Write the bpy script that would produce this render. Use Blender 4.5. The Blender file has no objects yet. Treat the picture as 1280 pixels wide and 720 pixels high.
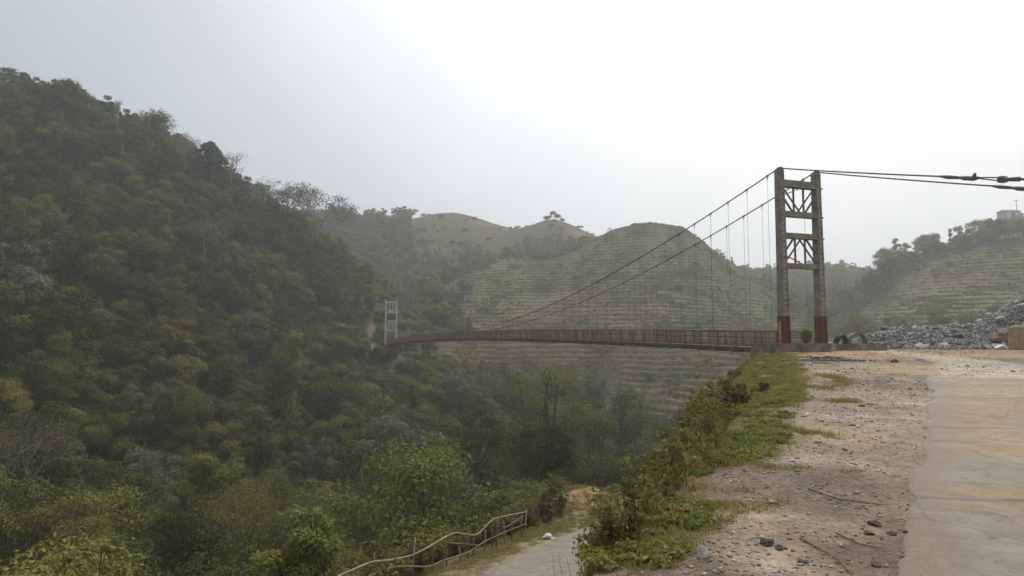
import bpy, math, random
import numpy as np
from mathutils import Vector
random.seed(7)
rng = np.random.default_rng(11)
SC = bpy.context.scene
COL = SC.collection
R = math.radians

# ------------------------------------------------------------------ camera
F = 853.0
PITCH = R(4.56)
cp, sp = math.cos(PITCH), math.sin(PITCH)
def P(px, py, Y):
    """world point seen at photo pixel (1280x720) at forward distance Y"""
    a = (px - 640) / F; b = (360 - py) / F
    dy = cp - b * sp; dz = sp + b * cp
    k = Y / dy
    return (a * k, Y, dz * k)
def proj(x, y, z):
    d = y * cp + z * sp
    d = np.where(d < 0.01, 0.01, d)
    u = -y * sp + z * cp
    return 640 + F * x / d, 360 - F * u / d
cam = bpy.data.cameras.new('camera')
cam.sensor_width = 36; cam.lens = 36 * F / 1280
cam.clip_start = 0.05; cam.clip_end = 6000
co = bpy.data.objects.new('camera', cam); COL.objects.link(co)
co.location = (0, 0, 0); co.rotation_euler = (R(90) + PITCH, 0, 0)
SC.camera = co

# ------------------------------------------------------------------ noise
_T = np.random.default_rng(3).random((256, 256))
def vnoise(x, y):
    xi = np.floor(x).astype(int); yi = np.floor(y).astype(int)
    fx = x - xi; fy = y - yi
    fx = fx * fx * (3 - 2 * fx); fy = fy * fy * (3 - 2 * fy)
    g = lambda a, b: _T[a & 255, b & 255]
    return (g(xi, yi) * (1 - fx) + g(xi + 1, yi) * fx) * (1 - fy) + (g(xi, yi + 1) * (1 - fx) + g(xi + 1, yi + 1) * fx) * fy
def fbm(x, y, o=4):
    s = 0; a = .5; f = 1
    for k in range(o):
        s = s + a * (vnoise(x * f + 17.3 * k, y * f + 5.1 * k) - .5); a *= .5; f *= 2.03
    return s
def sstep(a, b, x):
    t = np.clip((x - a) / (b - a), 0, 1); return t * t * (3 - 2 * t)

# ------------------------------------------------------------------ terrain height
ctrl = []
def cpx(px, py, Y, dz=0):
    x, y, z = P(px, py, Y); ctrl.append((x, y, z + dz))
def cw(*p): ctrl.append(p)
# wooded hill: ridge
for a in [(0, 100, 158, -7), (120, 138, 165, -7), (200, 180, 172, -7), (300, 238, 182, -7), (400, 285, 196, -7), (450, 318, 196, -7), (490, 372, 188, -6)]: cpx(*a)
cw(-170, 150, 82); cw(-210, 100, 72); cw(-260, 180, 95); cw(-150, 215, 50); cw(-100, 240, 30); cw(-60, 260, 22)
for a in [(0, 300, 122, -7), (0, 420, 97, -8), (0, 520, 76, -10), (0, 620, 55, -12), (0, 720, 42, -12),
          (120, 230, 152, -7), (200, 300, 142, -8), (200, 400, 120, -8), (200, 500, 95, -9), (200, 600, 70, -12), (200, 700, 48, -13),
          (350, 310, 174, -8), (350, 360, 162, -8), (350, 430, 142, -8), (350, 500, 116, -9), (350, 600, 80, -12), (350, 700, 46, -12),
          (440, 400, 172, -5), (480, 480, 152, -8), (480, 540, 120, -10), (480, 600, 82, -14), (480, 640, 56, -12),
          (600, 470, 172, -8), (600, 520, 142, -10), (600, 560, 106, -16), (600, 600, 76, -15), (600, 630, 56, -12),
          (700, 470, 190, -6), (700, 500, 166, -8), (700, 550, 122, -12), (700, 600, 80, -13), (700, 625, 60, -10),
          (780, 450, 200, 0), (780, 500, 180, -1), (860, 440, 197, 0), (860, 500, 175, 0), (950, 440, 192, 0), (950, 500, 172, 0)]: cpx(*a)
bx0, by0 = P(488.5, 431, 171)[:2]
cw(bx0, by0, -1.0); cw(bx0 - 3, by0 + 9, 0.0); cw(bx0 + 8, by0 - 8, -9)
cw(-8, 105, -34); cw(-60, 45, -25); cw(-90, 30, -16)
cw(36, 140, -25); cw(24, 100, -27); cw(30, 80, -21); cw(10, 58, -19); cw(22, 64, -15); cw(38, 76, -13); cw(60, 92, -15); cw(100, 115, -17); cw(70, 150, -16); cw(160, 120, -5)
# right hill
for a in [(1050, 418, 215, 0), (1100, 415, 195, 0), (1280, 293, 262, 0), (1180, 316, 266, 0), (1115, 340, 270, 0), (1075, 385, 268, 0), (1280, 360, 220, 0), (1280, 410, 180, 0), (1180, 370, 225, 0), (1330, 285, 262, 0)]: cpx(*a)
cw(330, 250, 60); cw(230, 310, 30); cw(330, 330, 40); cw(160, 330, 18)
for a in [(1040, 325, 430, -8), (1090, 338, 430, -8), (960, 345, 312, -8), (1010, 372, 300, -8)]: cpx(*a)
# terraced hill
for a in [(815, 279, 290, 0), (775, 284, 292, 0), (855, 287, 288, 0), (740, 301, 300, 0), (900, 320, 284, 0), (950, 364, 270, 0), (972, 405, 250, 0), (820, 340, 255, 0), (820, 400, 216, 0), (880, 400, 214, 0), (700, 400, 226, 0), (620, 405, 228, 0), (700, 340, 285, 0), (640, 385, 250, 0), (760, 340, 262, 0)]: cpx(*a)
cw(60, 330, 38); cw(90, 330, 28)
for a in [(575, 268, 425, 0), (535, 273, 425, 0), (625, 279, 415, 0), (655, 286, 400, 0), (690, 274, 385, 0), (735, 297, 372, 0), (500, 275, 425, -9), (430, 272, 420, -9), (655, 335, 330, -3), (625, 322, 300, 0), (625, 362, 268, 0), (575, 340, 318, -6), (520, 385, 225, -7), (540, 352, 270, -8), (470, 345, 290, -8), (470, 300, 360, -8)]: cpx(*a)
cw(-200, 330, 30); cw(-100, 430, 50); cw(0, 520, 45); cw(80, 480, 40); cw(200, 520, 35); cw(-250, 560, 40); cw(380, 480, 40)
# near bank below the lower road, behind and beside the camera
cw(-9.5, 24, -13.5); cw(-14, 30, -19); cw(-3, 36, -13.5); cw(-2, 44, -19); cw(-8, 36, -19); cw(4, 50, -16); cw(-14, 14, -14); cw(-22, 20, -22); cw(-20, 0, -14); cw(-35, 0, -22); cw(-45, -40, -22)
cw(5, 20, -9.5); cw(14, 20, -6); cw(1, 12, -8.5); cw(10, 40, -12); cw(25, 40, -6); cw(25, 20, -4); cw(40, 30, -5); cw(10, -10, -5); cw(20, -60, -3); cw(60, -40, 2); cw(70, 10, -2); cw(60, 50, -6)
cw(-110, -30, -10); cw(-200, 0, 10); cw(-100, -200, 20); cw(150, -150, 30); cw(160, 20, 5)
for k in range(14):
    a = 2 * math.pi * k / 14
    cw(1000 * math.cos(a), 1000 * math.sin(a), 25); cw(650 * math.cos(a + .2), 650 * math.sin(a + .2), 32)
C = np.array(ctrl, float); S_ = 100.0
def kern(d2): return np.where(d2 > 1e-12, 0.5 * d2 * np.log(np.maximum(d2, 1e-12)), 0)
n = len(C); XY = C[:, :2] / S_
d2 = ((XY[:, None] - XY[None]) ** 2).sum(-1)
A = np.zeros((n + 3, n + 3)); A[:n, :n] = kern(d2) + 2e-4 * np.eye(n)
A[:n, n] = 1; A[:n, n + 1:] = XY; A[n, :n] = 1; A[n + 1:, :n] = XY.T
W = np.linalg.solve(A, np.concatenate([C[:, 2], [0, 0, 0]]))
def tps(x, y):
    x = x / S_; y = y / S_
    z = W[n] + W[n + 1] * x + W[n + 2] * y
    for i in range(n):
        z = z + W[i] * kern((x - XY[i, 0]) ** 2 + (y - XY[i, 1]) ** 2)
    return z
EY = [-60, -20, 0, 4.7, 9.3, 18.5, 27, 38, 42, 50, 60, 70, 80, 120]
EX = [-22, -8, -.8, .95, 3.5, 7.75, 11.3, 14.8, 16.2, 22, 32, 50, 100, 420]
def edge(y): return np.interp(y, EY, EX)
def ztop(y): return -1.6 + .028 * np.clip(y, -60, 39.3)
LR = np.array([(-20, -20, -7.5), (-10, 0, -8), (-5.5, 12, -8.3), (1.0, 25, -8.5), (5.9, 33.8, -9.05), (8.5, 40, -9.8), (9.5, 48, -11), (8, 60, -13.5)])
# smooth the centre line
def smooth_line(Pn, n=12):
    out = []
    m = len(Pn)
    for i in range(m - 1):
        p0, p1, p2, p3 = Pn[max(i - 1, 0)], Pn[i], Pn[i + 1], Pn[min(i + 2, m - 1)]
        for k in range(n):
            t = k / n
            out.append(.5 * ((2 * p1) + (-p0 + p2) * t + (2 * p0 - 5 * p1 + 4 * p2 - p3) * t * t + (-p0 + 3 * p1 - 3 * p2 + p3) * t ** 3))
    out.append(Pn[-1]); return np.array(out)
LRS = smooth_line(LR)
def lower_road(x, y):
    """signed lateral distance (left negative) and road height"""
    best = np.full(x.shape, 1e9); sd = np.zeros(x.shape); zz = np.zeros(x.shape)
    for a, b in zip(LRS[:-1], LRS[1:]):
        d = b[:2] - a[:2]; L = d @ d
        t = np.clip(((x - a[0]) * d[0] + (y - a[1]) * d[1]) / L, 0, 1)
        ex = x - a[0] - t * d[0]; ey = y - a[1] - t * d[1]
        q = ex * ex + ey * ey
        s = (d[1] * ex - d[0] * ey)
        m = q < best
        best = np.where(m, q, best); sd = np.where(m, np.sign(s) * np.sqrt(q), sd); zz = np.where(m, a[2] + t * (b[2] - a[2]), zz)
    return sd, zz
def terr_w(x, y):
    """where the slopes are cut into terraces (weight)"""
    a = x / np.maximum(y, 1)
    r = np.hypot(x, y)
    n1 = fbm(x / 18., y / 18., 4) * .13
    t1 = sstep(-.10, -.05, a + n1) * (1 - sstep(.42, .45, a)) * sstep(162, 172, y) * (1 - sstep(303, 308, y + 120 * n1))
    t1 = t1 * (1 - (1 - sstep(.115, .165, a + n1 * .4)) * (1 - sstep(190, 203, y + 100 * n1)))
    t2 = sstep(.45, .475, a) * sstep(165, 185, y) * (1 - sstep(266, 272, y + 60 * n1))
    t3 = sstep(-.16, -.13, a) * (1 - sstep(.135, .15, a)) * sstep(350, 370, y) * (1 - sstep(450, 470, y))
    return np.clip(t1 + t2 + t3, 0, 1)
STEP = 1.5
def terrace(x, y, z):
    q = (z + 2.6 * fbm(x / 40., y / 40., 2) + 1.1 * fbm(x / 11. + 5, y / 11., 3) + 40) / STEP
    k = np.floor(q); f = q - k
    # tread (gentle), then a riser
    g = np.where(f < .62, .12 * f / .62, .12 + .88 * sstep(.62, 1.0, f))
    am = (.35 + .65 * sstep(-.14, .04, fbm(x / 12. + 31, y / 12., 3))) * np.where(x > .44 * y, .6, 1.0)
    return z + (g - f) * STEP * am, f, k
def near_w(y): return np.interp(y, [0, 4, 9, 18, 30, 38, 45], [.2, .30, .8, 2.2, 2.0, 1.0, 1.0])
MND = P(722, 640, 39.5)
def height(x, y, full=False):
    x = np.asarray(x, float); y = np.asarray(y, float)
    zt = tps(x, y)
    r = np.hypot(x, y)
    zt = zt + 5 * fbm(x / 45., y / 45., 3) * sstep(60, 160, r) + 1.4 * fbm(x / 9., y / 9., 3) * sstep(15, 60, r)
    u = (edge(y) - x) * .93
    w = near_w(y)
    un = u + .9 * fbm(x / 1.7, y / 1.7 + 9, 3) * sstep(.0, 1.5, np.abs(u)) 
    drop = np.where(un < 0, 0, np.where(un < w, .2 * un, .2 * w + 1.5 * (un - w)))
    # a bank keeps rounding where it starts to fall
    ze = ztop(y) - drop
    k = .8
    z = .5 * (zt + ze + np.sqrt((zt - ze) ** 2 + k * k * sstep(-2, 2, u)))
    z = np.where(u < 0, np.where((r < 130), ze, z), z) if True else z
    z = np.where((u < 0) & (r >= 90), np.maximum(ze, zt) , z)
    # lower road bench
    m = (r < 90) & (u > 1.5)
    sd = np.full(x.shape, 99.); zr = np.zeros(x.shape)
    if m.any():
        s_, z_ = lower_road(x[m], y[m]); sd[m] = s_; zr[m] = z_
    verge = np.where(sd < -2.35, .16 * (sd + 2.35), 0)
    wl = (1 - sstep(2.5, 4.2, sd)) * sstep(-8.0, -5.2, sd)
    z = z * (1 - wl) + (zr + verge) * wl
    # bank of orange earth past the bend
    z = z + 1.7 * np.exp(-(((x - MND[0]) / 3.0) ** 2 + ((y - MND[1]) / 2.4) ** 2))
    tw = terr_w(x, y) * (u > 3)
    z2, f, kk = terrace(x, y, z)
    zo = z * (1 - tw) + z2 * tw
    zo = zo + .05 * fbm(x / .35, y / .35, 3) * (1 - sstep(0, 60, r)) * np.where(sd > -2.3, np.where(sd < 2.2, .2, 1), 1) * (0.35 + .65 * sstep(0, 1.2, u))
    if full: return zo, u, sd, tw, f, kk
    return zo
def H1(x, y): return float(height(np.array([x]), np.array([y]))[0])

# ------------------------------------------------------------------ mesh helpers
def link(name, me, parent=None):
    o = bpy.data.objects.new(name, me); COL.objects.link(o)
    if parent is not None: o.parent = parent
    return o
def np_mesh(name, V, Fq, mat=None, smooth=False, attrs=None, colors=None):
    V = np.asarray(V, np.float32); Fq = np.asarray(Fq, np.int32)
    me = bpy.data.meshes.new(name)
    nf, k = Fq.shape
    me.vertices.add(len(V)); me.vertices.foreach_set('co', V.ravel())
    me.loops.add(nf * k); me.loops.foreach_set('vertex_index', Fq.ravel())
    me.polygons.add(nf); me.polygons.foreach_set('loop_start', np.arange(0, nf * k, k, dtype=np.int32))
    me.polygons.foreach_set('loop_total', np.full(nf, k, np.int32))
    if smooth: me.polygons.foreach_set('use_smooth', np.ones(nf, bool))
    me.update(calc_edges=True)
    for kx, v in (attrs or {}).items():
        at = me.attributes.new(kx, 'FLOAT', 'POINT'); at.data.foreach_set('value', np.asarray(v, np.float32))
    for kx, v in (colors or {}).items():
        at = me.attributes.new(kx, 'FLOAT_COLOR', 'POINT')
        at.data.foreach_set('color', np.concatenate([v, np.ones((len(v), 1))], 1).astype(np.float32).ravel())
    if mat: me.materials.append(mat)
    return me
class MB:
    """collects shapes for one mesh"""
    def __init__(s): s.v = []; s.f = []; s.m = []; s.mi = 0
    def add(s, V, Fs):
        b = len(s.v); s.v += [tuple(map(float, p)) for p in V]
        for f in Fs: s.f.append(tuple(b + i for i in f)); s.m.append(s.mi)
    def box(s, c, ax, ay, az, hx, hy, hz, top=1.0):
        c = np.array(c, float); ax, ay, az = (np.array(a, float) for a in (ax, ay, az)); V = []
        for k in (-1, 1):
            q = top if k > 0 else 1
            for i, j in ((-1, -1), (1, -1), (1, 1), (-1, 1)): V.append(c + ax * hx * i * q + ay * hy * j * q + az * hz * k)
        s.add(V, [(3, 2, 1, 0), (4, 5, 6, 7), (0, 1, 5, 4), (1, 2, 6, 5), (2, 3, 7, 6), (3, 0, 4, 7)])
    def abox(s, x0, x1, y0, y1, z0, z1):
        s.box(((x0 + x1) / 2, (y0 + y1) / 2, (z0 + z1) / 2), (1, 0, 0), (0, 1, 0), (0, 0, 1), (x1 - x0) / 2, (y1 - y0) / 2, (z1 - z0) / 2)
    def bar(s, a, b, w, h=None, up=(0, 0, 1)):
        a = np.array(a, float); b = np.array(b, float); d = b - a; L = np.linalg.norm(d)
        if L < 1e-6: return
        d /= L; up = np.array(up, float)
        if abs(d @ up) > .98: up = np.array((1., 0, 0))
        sd = np.cross(d, up); sd /= np.linalg.norm(sd); u2 = np.cross(sd, d)
        s.box((a + b) / 2, d, sd, u2, L / 2, w / 2, (h or w) / 2)
    def tube(s, pts, rad, n=6, cap=True):
        pts = [np.array(p, float) for p in pts]; m = len(pts)
        if not hasattr(rad, '__len__'): rad = [rad] * m
        V = []
        for i, p in enumerate(pts):
            t = pts[min(i + 1, m - 1)] - pts[max(i - 1, 0)]; t /= (np.linalg.norm(t) + 1e-9)
            a = np.array((0, 0, 1.)) if abs(t[2]) < .9 else np.array((1., 0, 0))
            e1 = np.cross(t, a); e1 /= np.linalg.norm(e1); e2 = np.cross(t, e1)
            for k in range(n):
                q = 2 * math.pi * k / n; V.append(p + rad[i] * (math.cos(q) * e1 + math.sin(q) * e2))
        Fs = []
        for i in range(m - 1):
            for k in range(n): Fs.append((i * n + k, i * n + (k + 1) % n, (i + 1) * n + (k + 1) % n, (i + 1) * n + k))
        if cap: Fs += [tuple(range(n - 1, -1, -1)), tuple((m - 1) * n + k for k in range(n))]
        s.add(V, Fs)
    def mesh(s, name, mats, smooth=False):
        me = bpy.data.meshes.new(name); me.from_pydata(s.v, [], s.f); 
        for m in (mats if isinstance(mats, (list, tuple)) else [mats]): me.materials.append(m)
        me.polygons.foreach_set('material_index', s.m)
        if smooth: me.polygons.foreach_set('use_smooth', [True] * len(s.f))
        me.update(); return me
    def build(s, name, mats, parent=None, smooth=False):
        return link(name, s.mesh(name, mats, smooth), parent)
def tag(o, label=None, cat=None, group=None, kind=None):
    if label: o['label'] = label
    if cat: o['category'] = cat
    if group: o['group'] = group
    if kind: o['kind'] = kind
    return o
def empty(name, loc=(0, 0, 0), rz=0):
    o = bpy.data.objects.new(name, None); COL.objects.link(o); o.location = loc; o.rotation_euler = (0, 0, rz); o.empty_display_size = .3
    return o
def rock_mesh(name, mat, r=(1, 1, .7), seed=0, sub=2, rough=.28):
    g = np.random.default_rng(seed)
    import bmesh
    bm = bmesh.new(); bmesh.ops.create_icosphere(bm, subdivisions=sub, radius=1)
    pl = [(g.normal(size=3), g.uniform(.55, .95)) for _ in range(9)]
    for v in bm.verts:
        p = np.array(v.co)
        for nn, d in pl:
            nn = nn / np.linalg.norm(nn); e = p @ nn - d
            if e > 0: p = p - nn * e
        p = p + g.normal(size=3) * .02
        v.co = (p[0] * r[0], p[1] * r[1], p[2] * r[2])
    me = bpy.data.meshes.new(name); bm.to_mesh(me); bm.free(); me.materials.append(mat); return me

# ------------------------------------------------------------------ materials
def mat(name):
    m = bpy.data.materials.new(name); m.use_nodes = True; nt = m.node_tree
    b = nt.nodes['Principled BSDF']; b.inputs['Roughness'].default_value = .85
    b.inputs['Specular IOR Level'].default_value = .3
    return m, nt, b
def nd(nt, t, **k):
    n_ = nt.nodes.new(t)
    for a, v in k.items(): setattr(n_, a, v)
    return n_
def mixc(nt, fac, a, b, mode='MIX'):
    m = nd(nt, 'ShaderNodeMix', data_type='RGBA', blend_type=mode)
    for s, v in ((m.inputs[0], fac), (m.inputs[6], a), (m.inputs[7], b)):
        if isinstance(v, bpy.types.NodeSocket): nt.links.new(v, s)
        elif hasattr(v, '__len__'): s.default_value = (*v, 1) if len(v) == 3 else v
        else: s.default_value = v
    return m.outputs[2]
def noise(nt, scale, detail=4, rough=.6, dist=0, vec=None):
    t = nd(nt, 'ShaderNodeTexNoise'); t.inputs['Scale'].default_value = scale; t.inputs['Detail'].default_value = detail
    t.inputs['Roughness'].default_value = rough; t.inputs['Distortion'].default_value = dist
    if vec is None: vec = nd(nt, 'ShaderNodeTexCoord').outputs['Object']
    nt.links.new(vec, t.inputs['Vector']); return t.outputs['Fac']
def ramp(nt, fac, stops):
    r_ = nd(nt, 'ShaderNodeValToRGB'); e = r_.color_ramp.elements
    while len(e) < len(stops): e.new(.5)
    for i, (p, c) in enumerate(stops): e[i].position = p; e[i].color = (*c, 1) if hasattr(c, '__len__') else (c, c, c, 1)
    nt.links.new(fac, r_.inputs[0]); return r_.outputs[0]
def math_(nt, op, a, b=None):
    m = nd(nt, 'ShaderNodeMath', operation=op)
    for i, v in enumerate((a, b)):
        if v is None: continue
        if isinstance(v, bpy.types.NodeSocket): nt.links.new(v, m.inputs[i])
        else: m.inputs[i].default_value = v
    return m.outputs[0]
def bump(nt, b, h, strength=.4, dist=.02):
    n_ = nd(nt, 'ShaderNodeBump'); n_.inputs['Strength'].default_value = strength; n_.inputs['Distance'].default_value = dist
    nt.links.new(h, n_.inputs['Height']); nt.links.new(n_.outputs[0], b.inputs['Normal'])
def plain(name, c, c2=None, scale=8, rough=.85, bs=.2, metal=0, bd=.01):
    m, nt, b = mat(name)
    c2 = c2 or tuple(x * .6 for x in c)
    f = noise(nt, scale, 6, .65)
    nt.links.new(ramp(nt, f, [(.3, c2), (.68, c)]), b.inputs['Base Color'])
    b.inputs['Roughness'].default_value = rough; b.inputs['Metallic'].default_value = metal
    if bs: bump(nt, b, noise(nt, scale * 5, 4, .7), bs, bd)
    return m
def leaf_mat(name, cols, var=.5, trans=.3):
    """foliage: the tree's own tone, each clump's and each leaf's tone"""
    m, nt, b = mat(name)
    oi = nd(nt, 'ShaderNodeObjectInfo')
    base = ramp(nt, oi.outputs['Random'], [(i / max(1, len(cols) - 1), c) for i, c in enumerate(cols)])
    at = nd(nt, 'ShaderNodeAttribute', attribute_name='tint')
    k = math_(nt, 'ADD', math_(nt, 'MULTIPLY', at.outputs['Fac'], 2 * var), 1 - var)
    cc = nd(nt, 'ShaderNodeCombineColor')
    for i in range(3): nt.links.new(k, cc.inputs[i])
    col = mixc(nt, 1.0, base, cc.outputs[0], 'MULTIPLY')
    nt.links.new(col, b.inputs['Base Color']); b.inputs['Roughness'].default_value = .62
    b.inputs['Specular IOR Level'].default_value = .12
    tr = nd(nt, 'ShaderNodeBsdfTranslucent')
    nt.links.new(mixc(nt, 1.0, col, (1.15, 1.25, .6), 'MULTIPLY'), tr.inputs[0])
    mx = nd(nt, 'ShaderNodeMixShader'); mx.inputs[0].default_value = trans
    nt.links.new(b.outputs[0], mx.inputs[1]); nt.links.new(tr.outputs[0], mx.inputs[2])
    nt.links.new(mx.outputs[0], nt.nodes['Material Output'].inputs[0])
    return m
M = {}
M['bark'] = plain('bark', (.12, .10, .08), (.05, .042, .035), 6, bs=.5)
M['pale_bark'] = plain('pale_bark', (.27, .25, .21), (.13, .115, .10), 5, bs=.3)
M['evergreen'] = leaf_mat('evergreen_leaves', [(0.048, 0.067, 0.019), (0.084, 0.11, 0.026), (0.065, 0.083, 0.026), (0.138, 0.15, 0.037)])
M['midgreen'] = leaf_mat('midgreen_leaves', [(0.078, 0.097, 0.022), (0.154, 0.176, 0.037), (0.112, 0.122, 0.035), (0.21, 0.207, 0.049)])
M['olive'] = leaf_mat('olive_leaves', [(0.097, 0.094, 0.028), (0.182, 0.166, 0.047), (0.127, 0.132, 0.038), (0.223, 0.187, 0.062)])
M['yellow'] = leaf_mat('yellow_green_leaves', [(0.142, 0.175, 0.032), (0.202, 0.227, 0.041), (0.151, 0.158, 0.036), (0.223, 0.217, 0.059)])
M['brown'] = leaf_mat('brown_leaves', [(0.11, 0.1, 0.056), (0.132, 0.114, 0.063), (0.102, 0.093, 0.056), (0.146, 0.121, 0.07)])
M['grey'] = leaf_mat('grey_leaves', [(.160, .165, .115), (.135, .142, .10), (.175, .165, .135)])
M['bright'] = leaf_mat('bright_leaves', [(0.189, 0.213, 0.054), (0.24, 0.244, 0.072), (0.156, 0.181, 0.054)], .4, .35)
M['shrub'] = leaf_mat('shrub_leaves', [(0.168, 0.178, 0.055), (0.228, 0.207, 0.065), (0.264, 0.207, 0.085), (0.18, 0.196, 0.06)], .45, .3)
M['dry'] = leaf_mat('dry_grass', [(0.297, 0.226, 0.11), (0.22, 0.189, 0.085), (0.33, 0.242, 0.13), (0.198, 0.194, 0.08)], .4, .3)
M['grass'] = leaf_mat('grass_blades', [(0.182, 0.189, 0.048), (0.231, 0.219, 0.062), (0.231, 0.194, 0.076), (0.286, 0.23, 0.095)], .35, .35)
M['terracegrass'] = leaf_mat('terrace_growth', [(0.114, 0.144, 0.039), (0.15, 0.181, 0.048), (0.123, 0.126, 0.048)], .35, .2)

# ground: its own colours come per vertex, finer texture from noise
def ground_mat():
    m, nt, b = mat('ground_surface')
    at = nd(nt, 'ShaderNodeAttribute', attribute_name='tone')
    tc = nd(nt, 'ShaderNodeTexCoord').outputs['Object']
    f1 = noise(nt, 1.3, 6, .65, vec=tc); f2 = noise(nt, 14, 6, .7, vec=tc)
    c = mixc(nt, 1.0, at.outputs['Color'], ramp(nt, f1, [(.3, (.55, .53, .50)), (.7, (1.4, 1.38, 1.34))]), 'MULTIPLY')
    c = mixc(nt, .8, c, ramp(nt, f2, [(.30, (.42, .40, .38)), (.5, (1, 1, 1)), (.72, (1.7, 1.66, 1.6))]), 'MULTIPLY')
    # small stones: cells
    vo = nd(nt, 'ShaderNodeTexVoronoi'); vo.inputs['Scale'].default_value = 38; nt.links.new(tc, vo.inputs['Vector'])
    g = nd(nt, 'ShaderNodeAttribute', attribute_name='stony')
    sel = math_(nt, 'MULTIPLY', math_(nt, 'LESS_THAN', vo.outputs['Distance'], .33), g.outputs['Fac'])
    stone = mixc(nt, .6, (.27, .25, .225), vo.outputs['Color'], 'SOFT_LIGHT')
    c = mixc(nt, sel, c, stone)
    nt.links.new(c, b.inputs['Base Color'])
    w = nd(nt, 'ShaderNodeAttribute', attribute_name='wet')
    nt.links.new(math_(nt, 'SUBTRACT', .92, math_(nt, 'MULTIPLY', w.outputs['Fac'], .55)), b.inputs['Roughness'])
    hh = math_(nt, 'ADD', math_(nt, 'MULTIPLY', f2, 1.0), math_(nt, 'MULTIPLY', sel, .5))
    bump(nt, b, hh, .8, .04)
    return m
M['ground'] = ground_mat()
def slab_mat(name, tan, grey, pale, scale=1.0):
    m, nt, b = mat(name)
    tc = nd(nt, 'ShaderNodeTexCoord').outputs['Object']
    big = noise(nt, .42 * scale, 5, .62, .3, vec=tc); mid = noise(nt, 1.7 * scale, 8, .72, .2, vec=tc); fine = noise(nt, 42, 6, .8, vec=tc)
    spk = noise(nt, 11, 8, .85, vec=tc)
    mp = nd(nt, 'ShaderNodeMapping'); mp.inputs['Scale'].default_value = (1.0, 1.15, 1); mp.inputs['Rotation'].default_value = (0, 0, R(12)); nt.links.new(tc, mp.inputs[0])
    st = noise(nt, 2.6, 9, .8, .8, vec=mp.outputs[0])
    at = nd(nt, 'ShaderNodeAttribute', attribute_name='stain')
    c = mixc(nt, ramp(nt, math_(nt, 'ADD', at.outputs['Fac'], math_(nt, 'MULTIPLY', math_(nt, 'SUBTRACT', mid, .5), .9)), [(.46, 0.0), (.51, 1.0)]), grey, tan)
    c = mixc(nt, ramp(nt, noise(nt, 3.1 * scale, 8, .75, .3, vec=tc), [(.50, 0.0), (.66, .6)]), c, pale)
    c = mixc(nt, .95, c, ramp(nt, st, [(.34, (.42, .39, .35)), (.44, (.80, .77, .73)), (.52, (1, 1, 1)), (.66, (1.2, 1.2, 1.2))]), 'MULTIPLY')
    c = mixc(nt, .9, c, ramp(nt, spk, [(.30, (.55, .52, .48)), (.42, (.97, .97, .97)), (.7, (1.07, 1.07, 1.07))]), 'MULTIPLY')
    c = mixc(nt, .8, c, ramp(nt, fine, [(.3, (.72, .71, .70)), (.6, (1.08, 1.08, 1.08))]), 'MULTIPLY')
    c = mixc(nt, ramp(nt, noise(nt, .8, 9, .78, .4, vec=tc), [(.55, 0.0), (.70, .55)]), c, (.150, .115, .078))
    ed = nd(nt, 'ShaderNodeAttribute', attribute_name='edge')
    dm = ramp(nt, math_(nt, 'ADD', math_(nt, 'MULTIPLY', ed.outputs['Fac'], .8), math_(nt, 'MULTIPLY', spk, .55)), [(.42, 0.0), (.62, .9)])
    c = mixc(nt, dm, c, ramp(nt, fine, [(.3, (.10, .078, .055)), (.6, (.24, .185, .13))]))
    vo = nd(nt, 'ShaderNodeTexVoronoi', feature='DISTANCE_TO_EDGE'); vo.inputs['Scale'].default_value = .30
    nn = nd(nt, 'ShaderNodeTexNoise'); nn.inputs['Scale'].default_value = 1.2; nn.inputs['Detail'].default_value = 6; nt.links.new(tc, nn.inputs['Vector'])
    wv = mixc(nt, .45, tc, nn.outputs['Color'], 'ADD'); nt.links.new(wv, vo.inputs['Vector'])
    crack = math_(nt, 'LESS_THAN', vo.outputs['Distance'], .0045)
    c = mixc(nt, math_(nt, 'MULTIPLY', crack, .6), c, (.11, .095, .08))
    sx = nd(nt, 'ShaderNodeSeparateXYZ'); nt.links.new(tc, sx.inputs[0])
    yy_ = math_(nt, 'ADD', sx.outputs[1], math_(nt, 'ADD', math_(nt, 'MULTIPLY', sx.outputs[0], .16), math_(nt, 'MULTIPLY', nn.outputs['Fac'], .30)))
    jm = math_(nt, 'ABSOLUTE', math_(nt, 'SUBTRACT', math_(nt, 'MODULO', math_(nt, 'ADD', yy_, 13.6), 4.6), 2.3))
    jw = math_(nt, 'MULTIPLY', ramp(nt, spk, [(.35, 0.0), (.55, 1.0)]), .045)
    c = mixc(nt, math_(nt, 'MULTIPLY', math_(nt, 'LESS_THAN', jm, math_(nt, 'ADD', jw, .012)), .8), c, (.06, .05, .04))
    c = mixc(nt, math_(nt, 'MULTIPLY', ramp(nt, jm, [(0, 1.0), (.22, 0.0)]), .35), c, (.15, .12, .085))
    nt.links.new(c, b.inputs['Base Color'])
    nt.links.new(ramp(nt, big, [(.38, .24), (.45, .55), (.58, .65), (.66, .34)]), b.inputs['Roughness'])
    b.inputs['Specular IOR Level'].default_value = .30
    bump(nt, b, math_(nt, 'ADD', fine, math_(nt, 'MULTIPLY', st, 2.2)), .5, .014)
    return m
M['slab'] = slab_mat('road_concrete', (.270, .190, .096), (.225, .188, .142), (.285, .245, .188))
M['slab2'] = slab_mat('lower_road_concrete', (.27, .225, .165), (.24, .205, .16), (.30, .26, .205), .6)
M['concrete'] = plain('weathered_concrete', (.34, .28, .21), (.11, .09, .065), 1.6, bs=.4)
M['red'] = plain('red_paint', (.155, .042, .042), (.09, .038, .034), 2.2, .8, bs=.3)
M['tan'] = plain('tan_patch', (.42, .25, .13), (.30, .18, .10), 5)
M['tower'] = plain('tower_concrete', (.31, .285, .25), (.15, .13, .11), 2.0, bs=.4)
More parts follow.
